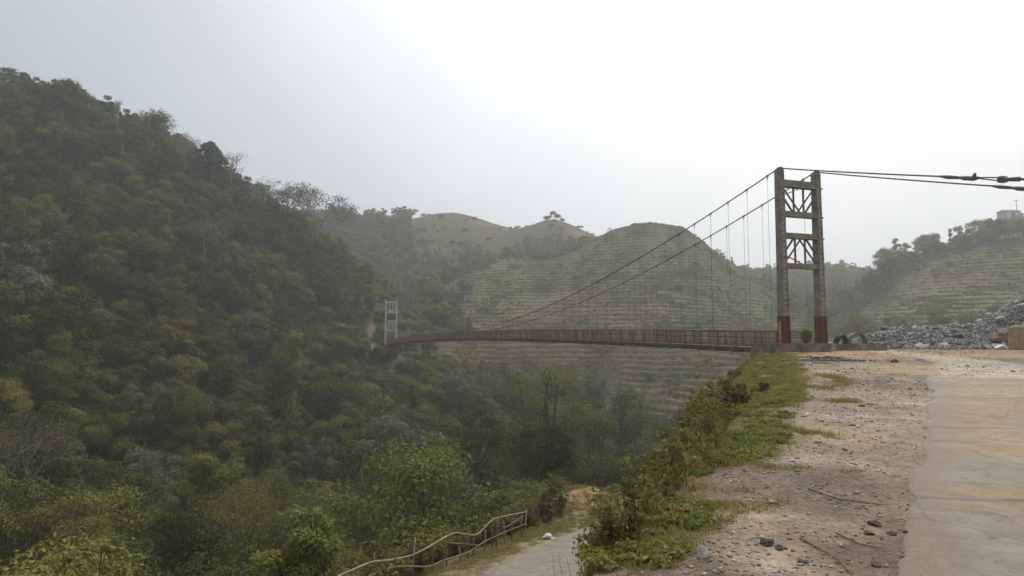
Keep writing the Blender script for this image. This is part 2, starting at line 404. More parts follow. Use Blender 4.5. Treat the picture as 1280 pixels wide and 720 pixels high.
M['batten'] = plain('pale_batten', (.48, .42, .33), (.30, .24, .18), 6)
M['steel'] = plain('dark_steel', (.17, .14, .12), (.09, .07, .06), 6, .6)
M['cable'] = plain('cable_steel', (.16, .16, .16), (.08, .08, .08), 10, .55)
M['rust'] = plain('rusty_red_steel', (.23, .115, .085), (.15, .082, .062), 4, .8)
M['deckdark'] = plain('deck_dark', (.15, .115, .095), (.08, .062, .052), 3)
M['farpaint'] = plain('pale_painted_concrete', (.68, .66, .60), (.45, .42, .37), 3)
M['bamboo'] = plain('bamboo', (.42, .36, .25), (.20, .16, .11), 3)
M['stake'] = plain('stake_wood', (.27, .21, .15), (.13, .10, .075), 8)
M['stick'] = plain('stick_wood', (.17, .125, .085), (.09, .065, .045), 20)
M['rock'] = plain('pale_rock', (.55, .50, .42), (.34, .30, .25), 9)
M['clod'] = plain('dark_clod', (.14, .11, .08), (.06, .048, .037), 40, bs=.8)
M['white'] = plain('white_plastic', (.78, .77, .74), (.6, .6, .58), 6, .5)
M['rubber'] = plain('black_rubber', (.028, .028, .03), (.05, .045, .04), 12, .75)
M['rag'] = plain('red_rag', (.42, .05, .08), (.28, .04, .06), 12)
M['stone_wall'] = plain('yellow_stone', (.46, .35, .20), (.24, .18, .11), 5, bs=.6, bd=.03)
M['hut'] = plain('hut_wall', (.52, .58, .58), (.44, .50, .50), 2)  # pale blue walls, colour lightened further to stand in for haze
M['hutroof'] = plain('hut_roof', (.20, .24, .26), (.14, .16, .18), 3)
def slate_mat():
    m, nt, b = mat('slate_rubble')
    at = nd(nt, 'ShaderNodeAttribute', attribute_name='tint')
    c = ramp(nt, at.outputs['Fac'], [(0, (.11, .11, .112)), (.35, (.155, .152, .15)), (.7, (.21, .20, .19)), (.93, (.29, .275, .25)), (1, (.36, .29, .21))])
    nt.links.new(mixc(nt, .8, c, ramp(nt, noise(nt, 5, 5, .7), [(.3, (.7, .7, .7)), (.7, (1.2, 1.2, 1.2))]), 'MULTIPLY'), b.inputs['Base Color'])
    b.inputs['Roughness'].default_value = .6; return m
M['slate'] = slate_mat()
M['earth'] = plain('red_brown_earth', (.24, .15, .11), (.15, .09, .07), 4, bs=.6, bd=.05)

# ------------------------------------------------------------------ terrain mesh
def lsp(a, b, ratio): 
    k = int(math.log(b / a) / math.log(ratio)); return list(np.geomspace(a, b, k, endpoint=False))
rings = lsp(.35, 2.5, 1.09) + lsp(2.5, 62, 1.0115) + lsp(62, 165, 1.0075) + list(np.arange(165, 345, .45)) + lsp(345, 365, 1.004) + list(np.arange(365, 470, 1.1)) + lsp(470, 1010, 1.04)
rings = np.array(rings)
th = np.concatenate([np.arange(-180, -45, 3.0), np.arange(-45, 45, .105), np.arange(45, 180, 3.0)])   # degrees from +Y, clockwise
th = np.radians(th); nT = len(th); nR = len(rings)
RR, TT = np.meshgrid(rings, th, indexing='ij')
GX = (RR * np.sin(TT)).ravel(); GY = (RR * np.cos(TT)).ravel()
GZ, GU, GS, GT, GF, GK = height(GX, GY, True)
idx = np.arange(nR * nT).reshape(nR, nT)
q = np.stack([idx[:-1], idx[1:], np.roll(idx, -1, 1)[1:], np.roll(idx, -1, 1)[:-1]], -1).reshape(-1, 4)
# surface colours (what the soil, grass and paving are)
def mixv(c, w, d): return c * (1 - w[:, None]) + np.array(d)[None] * w[:, None]
nN = len(GX)
col = np.tile(np.array([.045, .050, .022]), (nN, 1))                   # wooded ground
n_a = fbm(GX / 3., GY / 3.) ; n_b = fbm(GX / 14. + 4, GY / 14.); n_c = fbm(GX / .8, GY / .8); n_d = fbm(GX / 60. + 8, GY / 60.)
# terraces
gz = GT
tread = (1 - sstep(.50, .66, GF)); lip = sstep(.48, .58, GF) * (1 - sstep(.62, .72, GF))
rn = _T[(GK.astype(int) * 7) & 255, 5]
AZ = GX / np.maximum(GY, 1)
greenw = sstep(-.06, .10, n_d * .7 + n_b * .8 + (rn - .5) * .25)
# bare fields low down and on the western flank
bare = (1 - sstep(.195, .235, AZ + .03 * n_b)) * (1 - sstep(15, 20, GZ + 6 * n_b)) + (1 - sstep(-2, 1, GZ + 4 * n_b)) * .8
bare = np.clip(bare * (GY < 320) * (AZ < .45), 0, 1)
tcol = np.zeros((nN, 3)) + np.array([.112, .148, .042])
tcol = mixv(tcol, 1 - greenw, (.140, .115, .068))
tcol = mixv(tcol, bare * .85, (.150, .105, .068))
ris = np.zeros((nN, 3)) + np.array([.088, .080, .040]); ris = mixv(ris, greenw, (.062, .088, .028)); ris = mixv(ris, bare * .7, (.115, .082, .056))
lc = np.zeros((nN, 3)) + np.array([.185, .235, .065])
lc = mixv(lc, bare * .8, (.150, .135, .072))
t_ = tcol * tread[:, None] + ris * (1 - tread)[:, None]
t_ = mixv(t_, lip * (.55 + .9 * n_a), (0, 0, 0)) * 0 + (t_ * (1 - (lip * np.clip(.55 + 1.8 * n_a, 0, 1))[:, None]) + lc * (lip * np.clip(.55 + 1.8 * n_a, 0, 1))[:, None])
t_ = t_ * (1 + .6 * n_c + .8 * n_a)[:, None]
# bright crop on the small spur
spur = sstep(-.08, -.04, AZ + .05 * n_b) * (1 - sstep(.01, .045, AZ + .06 * n_b)) * sstep(245, 262, GY) * (1 - sstep(303, 310, GY))
t_ = mixv(t_, spur * (.30 + .5 * tread) * np.clip(.8 + 2.2 * n_a, 0, 1), (.135, .20, .06))
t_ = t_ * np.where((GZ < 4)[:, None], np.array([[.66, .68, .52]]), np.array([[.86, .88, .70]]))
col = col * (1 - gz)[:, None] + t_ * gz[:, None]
# bald brown back hills and bare earth scars
far = sstep(345, 365, GY) * sstep(-.16, -.13, AZ) * (1 - sstep(.15, .17, AZ))
col = mixv(col, far * .85, (.056, .056, .025))
for (px, py, Y, rx, ry) in [(606, 285, 405, 11, 3.5), (726, 295, 372, 7, 4)]:
    x0, y0, _ = P(px, py, Y)
    col = mixv(col, np.clip(1.3 * np.exp(-((GX - x0) / rx) ** 2 - ((GY - y0) / ry) ** 2), 0, 1) * .8, (.20, .13, .075))
# footpath behind the far tower
for (px, py, Y) in [(472, 428, 172), (464, 421, 175), (460, 413, 179), (466, 408, 184)]:
    x0, y0, _ = P(px, py, Y)
    col = mixv(col, np.clip(1.6 * np.exp(-((GX - x0) / .8) ** 2 - ((GY - y0) / 2.4) ** 2), 0, 1), (.20, .145, .095))
# near bank: soil and dead grass
nb = (1 - sstep(60, 80, np.hypot(GX, GY)))
soil = np.zeros((nN, 3)) + np.array([.155, .115, .075]); soil = mixv(soil, sstep(-.08, .1, n_a), (.125, .13, .055)); soil = mixv(soil, sstep(.05, .2, n_c) * .6, (.24, .19, .13))
col = col * (1 - nb)[:, None] + soil * nb[:, None]
# shoulder and yard (u<0)
sh = (1 - sstep(-.5, .25, GU + 1.2 * n_c + .8 * n_a)) * (np.hypot(GX, GY) < 120)
dirt = np.zeros((nN, 3)) + np.array([.215, .160, .108])
dirt = mixv(dirt, sstep(-.02, .12, n_b + .5 * n_a) * .8, (.235, .200, .160))
dirt = mixv(dirt, sstep(.03, .16, n_a) * .7, (.275, .205, .130))
dirt = mixv(dirt, sstep(.03, .16, -n_a) * .7, (.155, .122, .090))
dirt = mixv(dirt, sstep(.06, .2, n_c) * .5, (.30, .26, .21))
dirt = mixv(dirt, sstep(.06, .2, -n_c) * .5, (.12, .095, .07))
PXg, PYg = proj(GX, GY, GZ)
def blob(x0, y0, rx, ry, rot=0):
    dx = GX - x0; dy = GY - y0; c, s = math.cos(rot), math.sin(rot)
    a = (dx * c + dy * s) / rx; b = (-dx * s + dy * c) / ry
    return np.clip(1.5 * np.exp(-(a * a + b * b)) * (1 + 1.5 * n_a), 0, 1)
dirt = mixv(dirt, blob(15.5, 34.5, 4.5, 3.0), (.36, .225, .115))       # orange sand by the tower
dirt = mixv(dirt, blob(20.5, 35, 5, 2.6), (.35, .235, .13))
dirt = mixv(dirt, blob(12.5, 28.5, 4.2, 2.2), (.165, .15, .135))      # grey grit
dirt = mixv(dirt, blob(14.5, 24.5, 3.2, 2.4), (.31, .235, .15))
dirt = mixv(dirt, blob(30, 42, 7, 4), (.25, .15, .10))
# pale worn track curving away from the end of the slab
tr = np.array([(14.6, 20.0), (16.6, 23.5), (18.6, 27.5), (20.2, 33), (21.0, 39), (23.5, 44), (29, 48)])
trd = np.full(nN, 99.)
for a, b in zip(tr[:-1], tr[1:]):
    d = b - a; t = np.clip(((GX - a[0]) * d[0] + (GY - a[1]) * d[1]) / (d @ d), 0, 1)
    trd = np.minimum(trd, np.hypot(GX - a[0] - t * d[0], GY - a[1] - t * d[1]))
trw = np.interp(GY, [18, 24, 30, 45], [2.3, 1.7, 1.0, .8])
wt = 1 - sstep(.75, 1.25, (trd + .8 * n_c + .7 * n_a) / trw)
dirt = mixv(dirt, wt * .85, (.33, .29, .23))
dirt = dirt * (1.18 + .5 * n_b + .35 * n_c)[:, None]
col = col * (1 - sh)[:, None] + dirt * sh[:, None]
# verge of the lower road and its bank of orange earth
vg = sstep(-6.2, -5, GS) * (1 - sstep(-2.6, -2.0, GS))
col = mixv(col, vg * .75 * sstep(-.12, .08, n_a + (GS + 3.3) * .06), (.27, .215, .14))
col = mixv(col, (1 - sstep(2.0, 3.0, np.abs(GS + .1))), (.26, .21, .15))
om = np.exp(-(((GX - MND[0]) / 3.2) ** 2 + ((GY - MND[1]) / 2.6) ** 2))
col = mixv(col, sstep(.25, .5, om), (.46, .29, .18))
stony = sh * (.35 + .65 * sstep(-.1, .1, n_a)) * (1 - wt)
wet = np.clip(sh * sstep(.05, .16, n_b) * .35 + wt * .3, 0, 1)
Vg = np.stack([GX, GY, GZ], 1)
r_ = np.hypot(GX, GY)
fr = r_[q[:, 0]]; fa = AZ[q[:, 0]]; fy = GY[q[:, 0]]
reg = np.zeros(len(q), int)
reg[(fr > 95)] = 1                                                     # wooded slopes
reg[(fr > 160) & (fa > -.08) & (fa < .45) & (fy > 0)] = 2              # terraced hill
reg[(fr > 160) & (fa >= .45) & (fy > 0)] = 3
reg[(fr > 350)] = 4
for k, nm, lb in ((0, 'ground', 'bank, yard and verge of brown earth above the gorge'), (1, 'hillside', 'steep slopes of the gorge under dense forest'), (2, 'terraced_hill', 'round terraced hill behind the bridge'), (3, 'terraced_slope', 'terraced slope beyond the rubble heap'), (4, 'far_hills', 'hazy bald hills behind everything')):
    s = q[reg == k]; u_, inv = np.unique(s.ravel(), return_inverse=True)
    me = np_mesh(nm, Vg[u_], inv.reshape(-1, 4), M['ground'], True, {'stony': stony[u_], 'wet': wet[u_]}, {'tone': np.clip(col[u_], .01, 1)})
    tag(link(nm, me), lb, None, None, 'structure')
# ground under the feet (closes the sheet's centre)
# road slab
LE = [(-30, -9.5), (0, .6), (2.5, 1.45), (4.3, 2.35), (5.76, 3.2), (8.7, 5.1), (14, 8.4), (17, 10.3), (20.4, 12.1)]
ys = np.linspace(-12, 20.4, 420); L_ = np.interp(ys, [a for a, b in LE], [b for a, b in LE])
L_ = L_ + .30 * fbm(ys / .9, ys * 0 + 3, 4) + .10 * fbm(ys / .12, ys * 0 + 1, 4)
wd = 4.3; cols_ = 46
tt = np.linspace(0, 1, cols_)
SX = L_[:, None] + wd * tt[None] * 1.0; SY = np.repeat(ys[:, None], cols_, 1)
# the far end is cut square across the road
SY = SY + (tt[None] * -1.2) * sstep(10, 20, SY) 
SZ = ztop(SY) + .022 + .012 * fbm(SX / 1.1, SY / 1.1, 3)
SZ[:, 0] -= .05; SZ[0] -= .1; SZ[-1] -= .05; SZ[:, -1] -= .06
ii = np.arange(SX.size).reshape(SX.shape)
sq = np.stack([ii[:-1, :-1], ii[:-1, 1:], ii[1:, 1:], ii[1:, :-1]], -1).reshape(-1, 4)
def el(x, y, cx_, cy_, rx, ry): return np.exp(-((x - cx_) / rx) ** 2 - ((y - cy_) / ry) ** 2)
STN = np.clip(sstep(8.6, 10.5, SY + .5 * (7 - SX) * .6) * 1.0 + 1.1 * el(SX, SY, 4.3, 6.3, .75, .5) + .9 * el(SX, SY, 5.9, 9.3, .9, 1.6), 0, 1) * (1 - .8 * el(SX, SY, 13.8, 19.6, 1.6, 1.3)) * (1 - .7 * el(SX, SY, 8.6, 10.6, 1.3, 1.3))
tag(link('road', np_mesh('road', np.stack([SX, SY, SZ], -1).reshape(-1, 3), sq, M['slab'], True, {'stain': STN.ravel(), 'edge': np.exp(-((SX - L_[:, None]) / (.30 + .3 * np.clip(fbm(SY / 1.3, SY * 0, 3) + .3, 0, 1))) ** 1.0).ravel() + np.exp(-np.abs(20.4 - 1.2 * tt[None] - SY) / .5).ravel()})), 'worn concrete road with tan stains', None, None, 'structure')
# lower road ribbon
V = []; 
for i, p in enumerate(LRS):
    t = LRS[min(i + 1, len(LRS) - 1)] - LRS[max(i - 1, 0)]; nx, ny = t[1], -t[0]; l = math.hypot(nx, ny); nx /= l; ny /= l
    for k in np.linspace(-2.35, 2.1, 9):
        V.append((p[0] + nx * k, p[1] + ny * k, p[2] + .075 - (.09 if abs(k) > 2.05 else 0)))
V = np.array(V); ii = np.arange(len(V)).reshape(-1, 9)
sq = np.stack([ii[:-1, :-1], ii[:-1, 1:], ii[1:, 1:], ii[1:, :-1]], -1).reshape(-1, 4)
V[:, 2] += .01 * fbm(V[:, 0], V[:, 1])
tag(link('lower_road', np_mesh('lower_road', V, sq, M['slab2'], True)), 'narrow pale concrete road below the bank', None, None, 'structure')

# ------------------------------------------------------------------ trees
def limb(mb, a, b, r0, r1, bend=.12, n=5, sides=5):
    a = np.array(a, float); b = np.array(b, float); L = np.linalg.norm(b - a)
    off = rng.normal(size=3) * bend * L * .4
    pts = []; rad = []
    for i in range(n):
        t = i / (n - 1); pts.append(a + (b - a) * t + off * math.sin(math.pi * t)); rad.append(r0 + (r1 - r0) * t)
    mb.tube(pts, rad, sides); return pts
def leaf_quads(c, nrm, size, tint, ratio=.5, droop=None):
    n_ = len(c); nrm = nrm / (np.linalg.norm(nrm, axis=1, keepdims=True) + 1e-9)
    rr = rng.normal(size=(n_, 3))
    if droop is not None: rr = rr * (1 - droop) + np.array([0, 0, -1.]) * droop * 2
    t = np.cross(nrm, rr); t /= (np.linalg.norm(t, axis=1, keepdims=True) + 1e-9); b = np.cross(nrm, t)
    if droop is not None: t, b = b, t
    s = size[:, None]
    V = np.stack([c + t * s * .5, c + b * s * ratio * .5, c - t * s * .5, c - b * s * ratio * .5], 1).reshape(-1, 3)
    return V, np.arange(len(V)).reshape(-1, 4), np.repeat(tint, 4)
def crown(lobes, nleaf, leaf, shell=.35, flat=1.0, upn=.5, ratio=.55, droop=None, hang=0):
    """lobes: (cx,cy,cz,r). leaves spread through the outer volume of every lobe"""
    lb = np.array(lobes); wgt = lb[:, 3] ** 2; wgt /= wgt.sum()
    which = rng.choice(len(lb), nleaf, p=wgt)
    d = rng.normal(size=(nleaf, 3)); d /= np.linalg.norm(d, axis=1, keepdims=True)
    d[:, 2] = np.where(d[:, 2] < -.35, -d[:, 2] * .6, d[:, 2])
    # knots of leaves: quantise directions a little
    kn = rng.normal(size=(90, 3)); kn /= np.linalg.norm(kn, axis=1, keepdims=True)
    ki = rng.integers(0, 90, nleaf); pull = rng.random(nleaf)[:, None] ** .7
    d2 = kn[ki]; d2[:, 2] = np.where(d2[:, 2] < -.35, -d2[:, 2] * .6, d2[:, 2])
    use = (rng.random(nleaf) < .62)[:, None]
    d = np.where(use, d2 + rng.normal(size=(nleaf, 3)) * .20, d); d /= np.linalg.norm(d, axis=1, keepdims=True)
    rad = (1 - shell * rng.random(nleaf) ** 1.3 + .12 * rng.normal(size=nleaf) * .6)
    rad = rad * (1 + .22 * _T[(ki * 3) & 255, (which * 11) & 255] - .1)
    c = lb[which, :3] + d * (lb[which, 3] * rad)[:, None] * np.array([1, 1, flat])
    if hang: c[:, 2] -= hang * rng.random(nleaf) ** 2
    nrm = d + rng.normal(size=(nleaf, 3)) * .55 + np.array([0, 0, upn])
    lt = rng.random(len(lb)); kt = rng.random(90)
    tint = np.clip(.40 * lt[which] + .30 * kt[ki] + .30 * rng.random(nleaf), 0, 1)
    return leaf_quads(c, nrm, leaf * rng.uniform(.6, 1.35, nleaf), tint, ratio, droop)
def make_tree(kind, nleaf, leaf, H=10.0, W_=3.4, nl=9, sides=5, wild=1.0):
    """returns (trunk MB, crown (V,F,tint)); base at the origin"""
    mb = MB(); lobes = []
    lean = rng.normal(size=2) * .35 * wild
    top = np.array([lean[0], lean[1], H * .82])
    base = np.array([0, 0, -1.5])
    r0 = H * .018 + .02
    ctr = limb(mb, base, top, r0 * 1.3, r0 * .35, .06, 7, sides + 1)
    if kind == 'round': z0, z1, prof = .38, .9, lambda t: math.sin(math.pi * (t * .8 + .12))
    elif kind == 'oval': z0, z1, prof = .25, .95, lambda t: math.sin(math.pi * (t * .75 + .12)) * .8
    elif kind == 'umbrella': z0, z1, prof = .66, .93, lambda t: 1.15 - .55 * t
    elif kind == 'cone': z0, z1, prof = .15, 1.0, lambda t: (1 - t) * .85 + .1
    elif kind == 'open': z0, z1, prof = .5, .97, lambda t: .95 - .3 * t
    elif kind == 'bush': z0, z1, prof = .12, .85, lambda t: 1.0 - .5 * t
    for i in range(nl):
        t = (i + rng.random()) / nl; a = i * 2.4 + rng.normal() * .5
        rad = W_ * prof(t) * rng.uniform(.3, 1.15)
        z = H * (z0 + (z1 - z0) * t)
        lr = W_ * rng.uniform(.26, .54) * (.75 if kind in ('umbrella', 'open', 'cone') else 1.08) * (1.15 - .35 * t)
        c = np.array([lean[0] * t + math.cos(a) * rad, lean[1] * t + math.sin(a) * rad, z])
        lobes.append((*c, lr))
        k = np.array(ctr[min(len(ctr) - 2, max(2, int(len(ctr) * (z / H - .22))))])
        pts = limb(mb, k, c, r0 * .42, r0 * .12, .25, 5, 4)
        for s in range(3):
            e = c + rng.normal(size=3) * lr * .8; limb(mb, pts[3], e, r0 * .16, r0 * .05, .2, 3, 3)
    cr = crown(lobes, nleaf, leaf, .55 if kind in ('open', 'umbrella') else .45, .62 if kind == 'umbrella' else .85)
    return mb, cr
def bare_tree(H, W_, nleaf, leaf, depth=4, seed=0, up=.6, start=.35):
    """a tree whose twigs show"""
    g = np.random.default_rng(seed); mb = MB(); tips = []
    def rec(p, d, L, r, k):
        e = p + d * L
        mid = (p + e) / 2 + g.normal(size=3) * L * .07
        mb.tube([p, mid, e], [r, r * .82, r * .66], 5 if k > 2 else 3, cap=False)
        if k == 0: tips.append(e); return
        nb = 2 + (g.random() < .6) + (k == depth)
        for i in range(nb):
            dd = d + g.normal(size=3) * .62; dd[2] += up * .3; dd /= np.linalg.norm(dd)
            rec(e if i else mid * .3 + e * .7, dd, L * g.uniform(.62, .85), r * .6, k - 1)
    r0 = H * .014 + .03
    mb.tube([(0, 0, -1.5), (g.normal() * .1, g.normal() * .1, H * start * .5), (g.normal() * .3, g.normal() * .3, H * start)], [r0 * 1.3, r0, r0 * .85], 6, cap=False)
    tp = np.array(mb.v[-6:]).mean(0)
    for i in range(4):
        a = i * 1.7 + g.random(); d = np.array([math.cos(a) * W_ / H, math.sin(a) * W_ / H, .75]); d /= np.linalg.norm(d)
        rec(tp - np.array([0, 0, .1 * i]), d, H * (1 - start) * .36, r0 * .62, depth)
    tips = np.array(tips); k = g.integers(0, len(tips), nleaf)
    c = tips[k] + rng.normal(size=(nleaf, 3)) * np.array([.45, .45, .3]) * H / 12
    tint = np.clip(.5 * _T[k & 255, 9] + .5 * rng.random(nleaf), 0, 1)
    return mb, leaf_quads(c, rng.normal(size=(nleaf, 3)) + np.array([0, 0, .8]), leaf * rng.uniform(.6, 1.3, nleaf), tint, .6)

def crown_mesh(name, cr, m): V, Fq, t = cr; return np_mesh(name, V, Fq, m, False, {'tint': t})
def joined(name, mb, cr, barkm, leafm):
    """far tree for the massed forest: trunk and crown in one mesh"""
    Vt = np.array(mb.v); quads = np.array([f for f in mb.f if len(f) == 4]); V, Fq, t = cr
    VV = np.concatenate([Vt, V]); FF = np.concatenate([quads, Fq + len(Vt)])
    me = np_mesh(name, VV, FF, barkm, False, {'tint': np.concatenate([np.full(len(Vt), .5), t])})
    me.materials.append(leafm)
    mi = np.zeros(len(FF), np.int32); mi[len(quads):] = 1; me.polygons.foreach_set('material_index', mi)
    return bpy.data.objects.new(name, me)
# species: key, shape, material, look used in labels, H, W
SPEC = [
    ('evergreen_tree', 'round', 'evergreen', 'dark green round-crowned tree', 10, 3.6),
    ('evergreen_tree', 'oval', 'evergreen', 'dark green tall oval tree', 12, 3.2),
    ('broadleaf_tree', 'round', 'midgreen', 'mid green bushy tree', 9.5, 3.8),
    ('broadleaf_tree', 'oval', 'midgreen', 'mid green tall tree', 11.5, 3.1),
    ('broadleaf_tree', 'round', 'olive', 'olive green rounded tree', 9.5, 3.7),
    ('spreading_tree', 'umbrella', 'olive', 'olive brown flat-topped tree', 11, 4.2),
    ('broadleaf_tree', 'bush', 'yellow', 'yellow green leafy tree', 8.5, 3.4),
    ('twiggy_tree', 'open', 'brown', 'brown thinly leaved tree', 11, 3.6),
    ('pale_tree', 'open', 'grey', 'grey green open-crowned tree', 12, 3.6),
    ('bamboo_clump', 'cone', 'olive', 'feathery pointed olive tree', 11, 2.4),
]
NEARP, FARP, CLOSEP = [], [], []
for i, (nm, sh_, mt, lk, H, W_) in enumerate(SPEC):
    sparse = sh_ in ('open', 'umbrella', 'cone')
    var = []
    for v in range(2):
        mb, cr = make_tree(sh_, int((6400 if not sparse else 4200)), .34, H, W_, 14)
        bk = M['pale_bark'] if nm == 'pale_tree' else M['bark']
        var.append((mb.mesh('trunk', bk), crown_mesh('crown', cr, M[mt])))
    NEARP.append(var)
    cv = []
    for v in range(1):
        mb, cr = make_tree(sh_, 15000 if not sparse else 9000, .20, H, W_, 18)
        cv.append((mb.mesh('trunk', bk), crown_mesh('crown', cr, M[mt])))
    CLOSEP.append(cv)
    fv = []
    for v in range(2):
        mb, cr = make_tree(sh_, int(2300 if not sparse else 1500), .56, H, W_, 12, 3)
        fv.append(joined('far_' + nm, mb, cr, M['bark'], M[mt]))
    FARP.append(fv)
BARE = [bare_tree(12, 4.0, 2600, .22, 4, 5), bare_tree(12, 4.6, 1500, .22, 4, 8, .4, .42)]
BAREM = [(a.mesh('trunk', M['pale_bark']), crown_mesh('crown', b, M['grey'])) for a, b in BARE]
SPEC.append(('pale_tree', 'bare', 'grey', 'pale-limbed tree with thin grey leaves', 12, 4.2)); NEARP.append(BAREM)
FARP.append([joined('far_pale_tree', bare_tree(12, 4.0, 900, .34, 3, 15)[0], bare_tree(12, 4.0, 900, .34, 3, 15)[1], M['pale_bark'], M['grey'])])

def geo_scatter(name, pts, rot, scl, idx, protos, label, kind='stuff', attr=None):
    """one object that spreads copies of small meshes over given points (only for what nobody could count)"""
    me = bpy.data.meshes.new(name); me.vertices.add(len(pts)); me.vertices.foreach_set('co', np.asarray(pts, np.float32).ravel())
    for nme, arr in (('rz', rot), ('sc', scl), ('pi', idx)):
        at = me.attributes.new(nme, 'FLOAT', 'POINT'); at.data.foreach_set('value', np.asarray(arr, np.float32))
    o = link(name, me); tag(o, label, None, None, kind)
    ng = bpy.data.node_groups.new(name, 'GeometryNodeTree')
    ng.interface.new_socket('Geometry', in_out='INPUT', socket_type='NodeSocketGeometry')
    ng.interface.new_socket('Geometry', in_out='OUTPUT', socket_type='NodeSocketGeometry')
    N = ng.nodes; L = ng.links
    gi = N.new('NodeGroupInput'); go = N.new('NodeGroupOutput'); jn = N.new('GeometryNodeJoinGeometry')
    def na(nm):
        a = N.new('GeometryNodeInputNamedAttribute'); a.data_type = 'FLOAT'; a.inputs['Name'].default_value = nm; return a.outputs[0]
    rz, sc, pi = na('rz'), na('sc'), na('pi')
    cx = N.new('ShaderNodeCombineXYZ'); L.new(rz, cx.inputs[2])
    for k, p in enumerate(protos):
        if not (np.asarray(idx) == k).any(): continue
        oi = N.new('GeometryNodeObjectInfo'); oi.inputs['Object'].default_value = p; oi.inputs['As Instance'].default_value = True
        cm = N.new('FunctionNodeCompare'); cm.data_type = 'FLOAT'; cm.operation = 'EQUAL'; L.new(pi, cm.inputs[0]); cm.inputs[1].default_value = k; cm.inputs['Epsilon'].default_value = .1
        ip = N.new('GeometryNodeInstanceOnPoints'); L.new(gi.outputs[0], ip.inputs['Points']); L.new(cm.outputs[0], ip.inputs['Selection'])
        L.new(oi.outputs['Geometry'], ip.inputs['Instance']); L.new(cx.outputs[0], ip.inputs['Rotation']); L.new(sc, ip.inputs['Scale'])
        L.new(ip.outputs[0], jn.inputs[0])
    L.new(jn.outputs[0], go.inputs[0])
    md = o.modifiers.new('spread', 'NODES'); md.node_group = ng
    return o

# ---- where forest grows
def forest_points():
    pts = []
    sp0 = 3.7
    g = np.random.default_rng(21)
    xs = np.arange(-330, 330, sp0); ysx = np.arange(15, 470, sp0)
    X, Y = np.meshgrid(xs, ysx); X = X.ravel() + g.uniform(-1.7, 1.7, X.size); Y = Y.ravel() + g.uniform(-1.7, 1.7, Y.size)
    a = X / Y
    m = (np.abs(a) < .92) & (np.hypot(X, Y) > 36)
    X, Y, a = X[m], Y[m], a[m]
    keep = g.random(len(X)) < np.interp(Y, [0, 120, 250, 450], [1, 1, .80, .5])
    X, Y, a = X[keep], Y[keep], a[keep]
    Z, u, sd, tw, f, k = height(X, Y, True)
    m = (tw < .35) & (u > 9.5) & ((sd < -7.2) | (sd > 99) | (np.hypot(X, Y) > 62) )
    m &= ~((sd > -7.2) & (sd < 6) & (Y < 60))
    # keep the bridge and its abutments clear
    t = (X - 17.1) * -.341 + (Y - 40) * .940; s = (X - 17.1) * .940 + (Y - 40) * .341
    clr = (np.abs(s) < 5.0) & (t > -10) & (t < 141) & (Z > -15)
    clr |= (np.hypot(X - bx0, Y - by0) < 4.5)
    # open strip for the footpath
    for (px, py, YY) in [(472, 428, 172), (464, 421, 175), (460, 413, 179), (466, 408, 184)]:
        x0, y0, _ = P(px, py, YY); clr |= np.hypot(X - x0, Y - y0) < 2.4
        clr |= (np.abs(X / Y - x0 / y0) < .009) & (Y < y0) & (Y > y0 - 9)
    m &= ~clr
    m &= ~((a > .40) & (np.hypot(X, Y) < 165)); m &= ~((a > .12) & (a < .30) & (Y > 295) & (Y < 350))
    # sight line to the terraces under the deck: only low growth there
    return X[m], Y[m], Z[m]
FX, FY_, FZ = forest_points()
g = np.random.default_rng(5)
nF = len(FX)
A_ = FX / FY_
# species by place: the photo's patches of tone
pn = fbm(FX / 26. + 3, FY_ / 26., 3); pn2 = fbm(FX / 11. + 9, FY_ / 11., 2)
sp_ = np.zeros(nF, int)
for i in range(nF):
    base = [.24, .14, .20, .13, .13, .05, .04, .045, .014, .02, .012]
    w = np.array(base)
    if FY_[i] > 200 and FX[i] < 120: w = np.array([.10, .08, .22, .2, .16, .06, .06, .05, .03, .04, 0])
    if -.30 < A_[i] < -.17 and 135 < FY_[i] < 215 and FZ[i] > -4: w = np.array([.03, .02, .22, .15, .20, .05, .27, .05, .01, 0, 0])
    if A_[i] > .3 and FY_[i] > 270: w = np.array([.05, .05, .15, .1, .15, .05, .18, .05, .02, .2, 0])
    if A_[i] > .45: w = np.array([.25, .15, .2, .1, .15, .0, .03, .05, .02, .05, 0])
    if .02 < A_[i] < .16 and 110 < FY_[i] < 180: w = np.array([.06, .04, .10, .08, .20, .10, .05, .28, .05, .04, 0])
    if FY_[i] < 90: w = np.array([.26, .16, .18, .13, .13, .06, .02, .03, .02, .01, .004])
    if pn[i] > .09: w[[2, 3, 4, 6]] *= 2.2
    if pn[i] < -.09: w[[0, 1]] *= 2.5
    sp_[i] = g.choice(11, p=w / w.sum())
fs = (.48 + .62 * g.random(nF) ** 1.2) * np.interp(FY_, [0, 60, 120, 300, 420], [1.15, 1.1, .92, .78, .8])
big = g.random(nF); fs *= np.where((big < .05) & (FY_ < 150), 1.55, np.where((big < .12) & (FY_ < 165), 1.3, 1.0)); sp_ = np.where((big < .05) & (FY_ > 60), g.choice([1, 3, 5, 8], nF), sp_)
fs = np.where(sp_ == 10, fs * 1.12, fs); sp_ = np.where((sp_ == 6) & (np.hypot(FX, FY_) < 75), 0, sp_); sp_ = np.where((sp_ == 4) & (np.hypot(FX, FY_) < 52), 2, sp_)
# the slope next to the terraces under the deck carries low growth
low = (A_ > .15) & (A_ < .42) & (FY_ > 95) & (FY_ < 175)
fs = np.where(low, fs * .55, fs)
hh = np.array([s[4] for s in SPEC])[sp_] * fs
ww = np.array([s[5] for s in SPEC])[sp_] * fs
Hs = hh
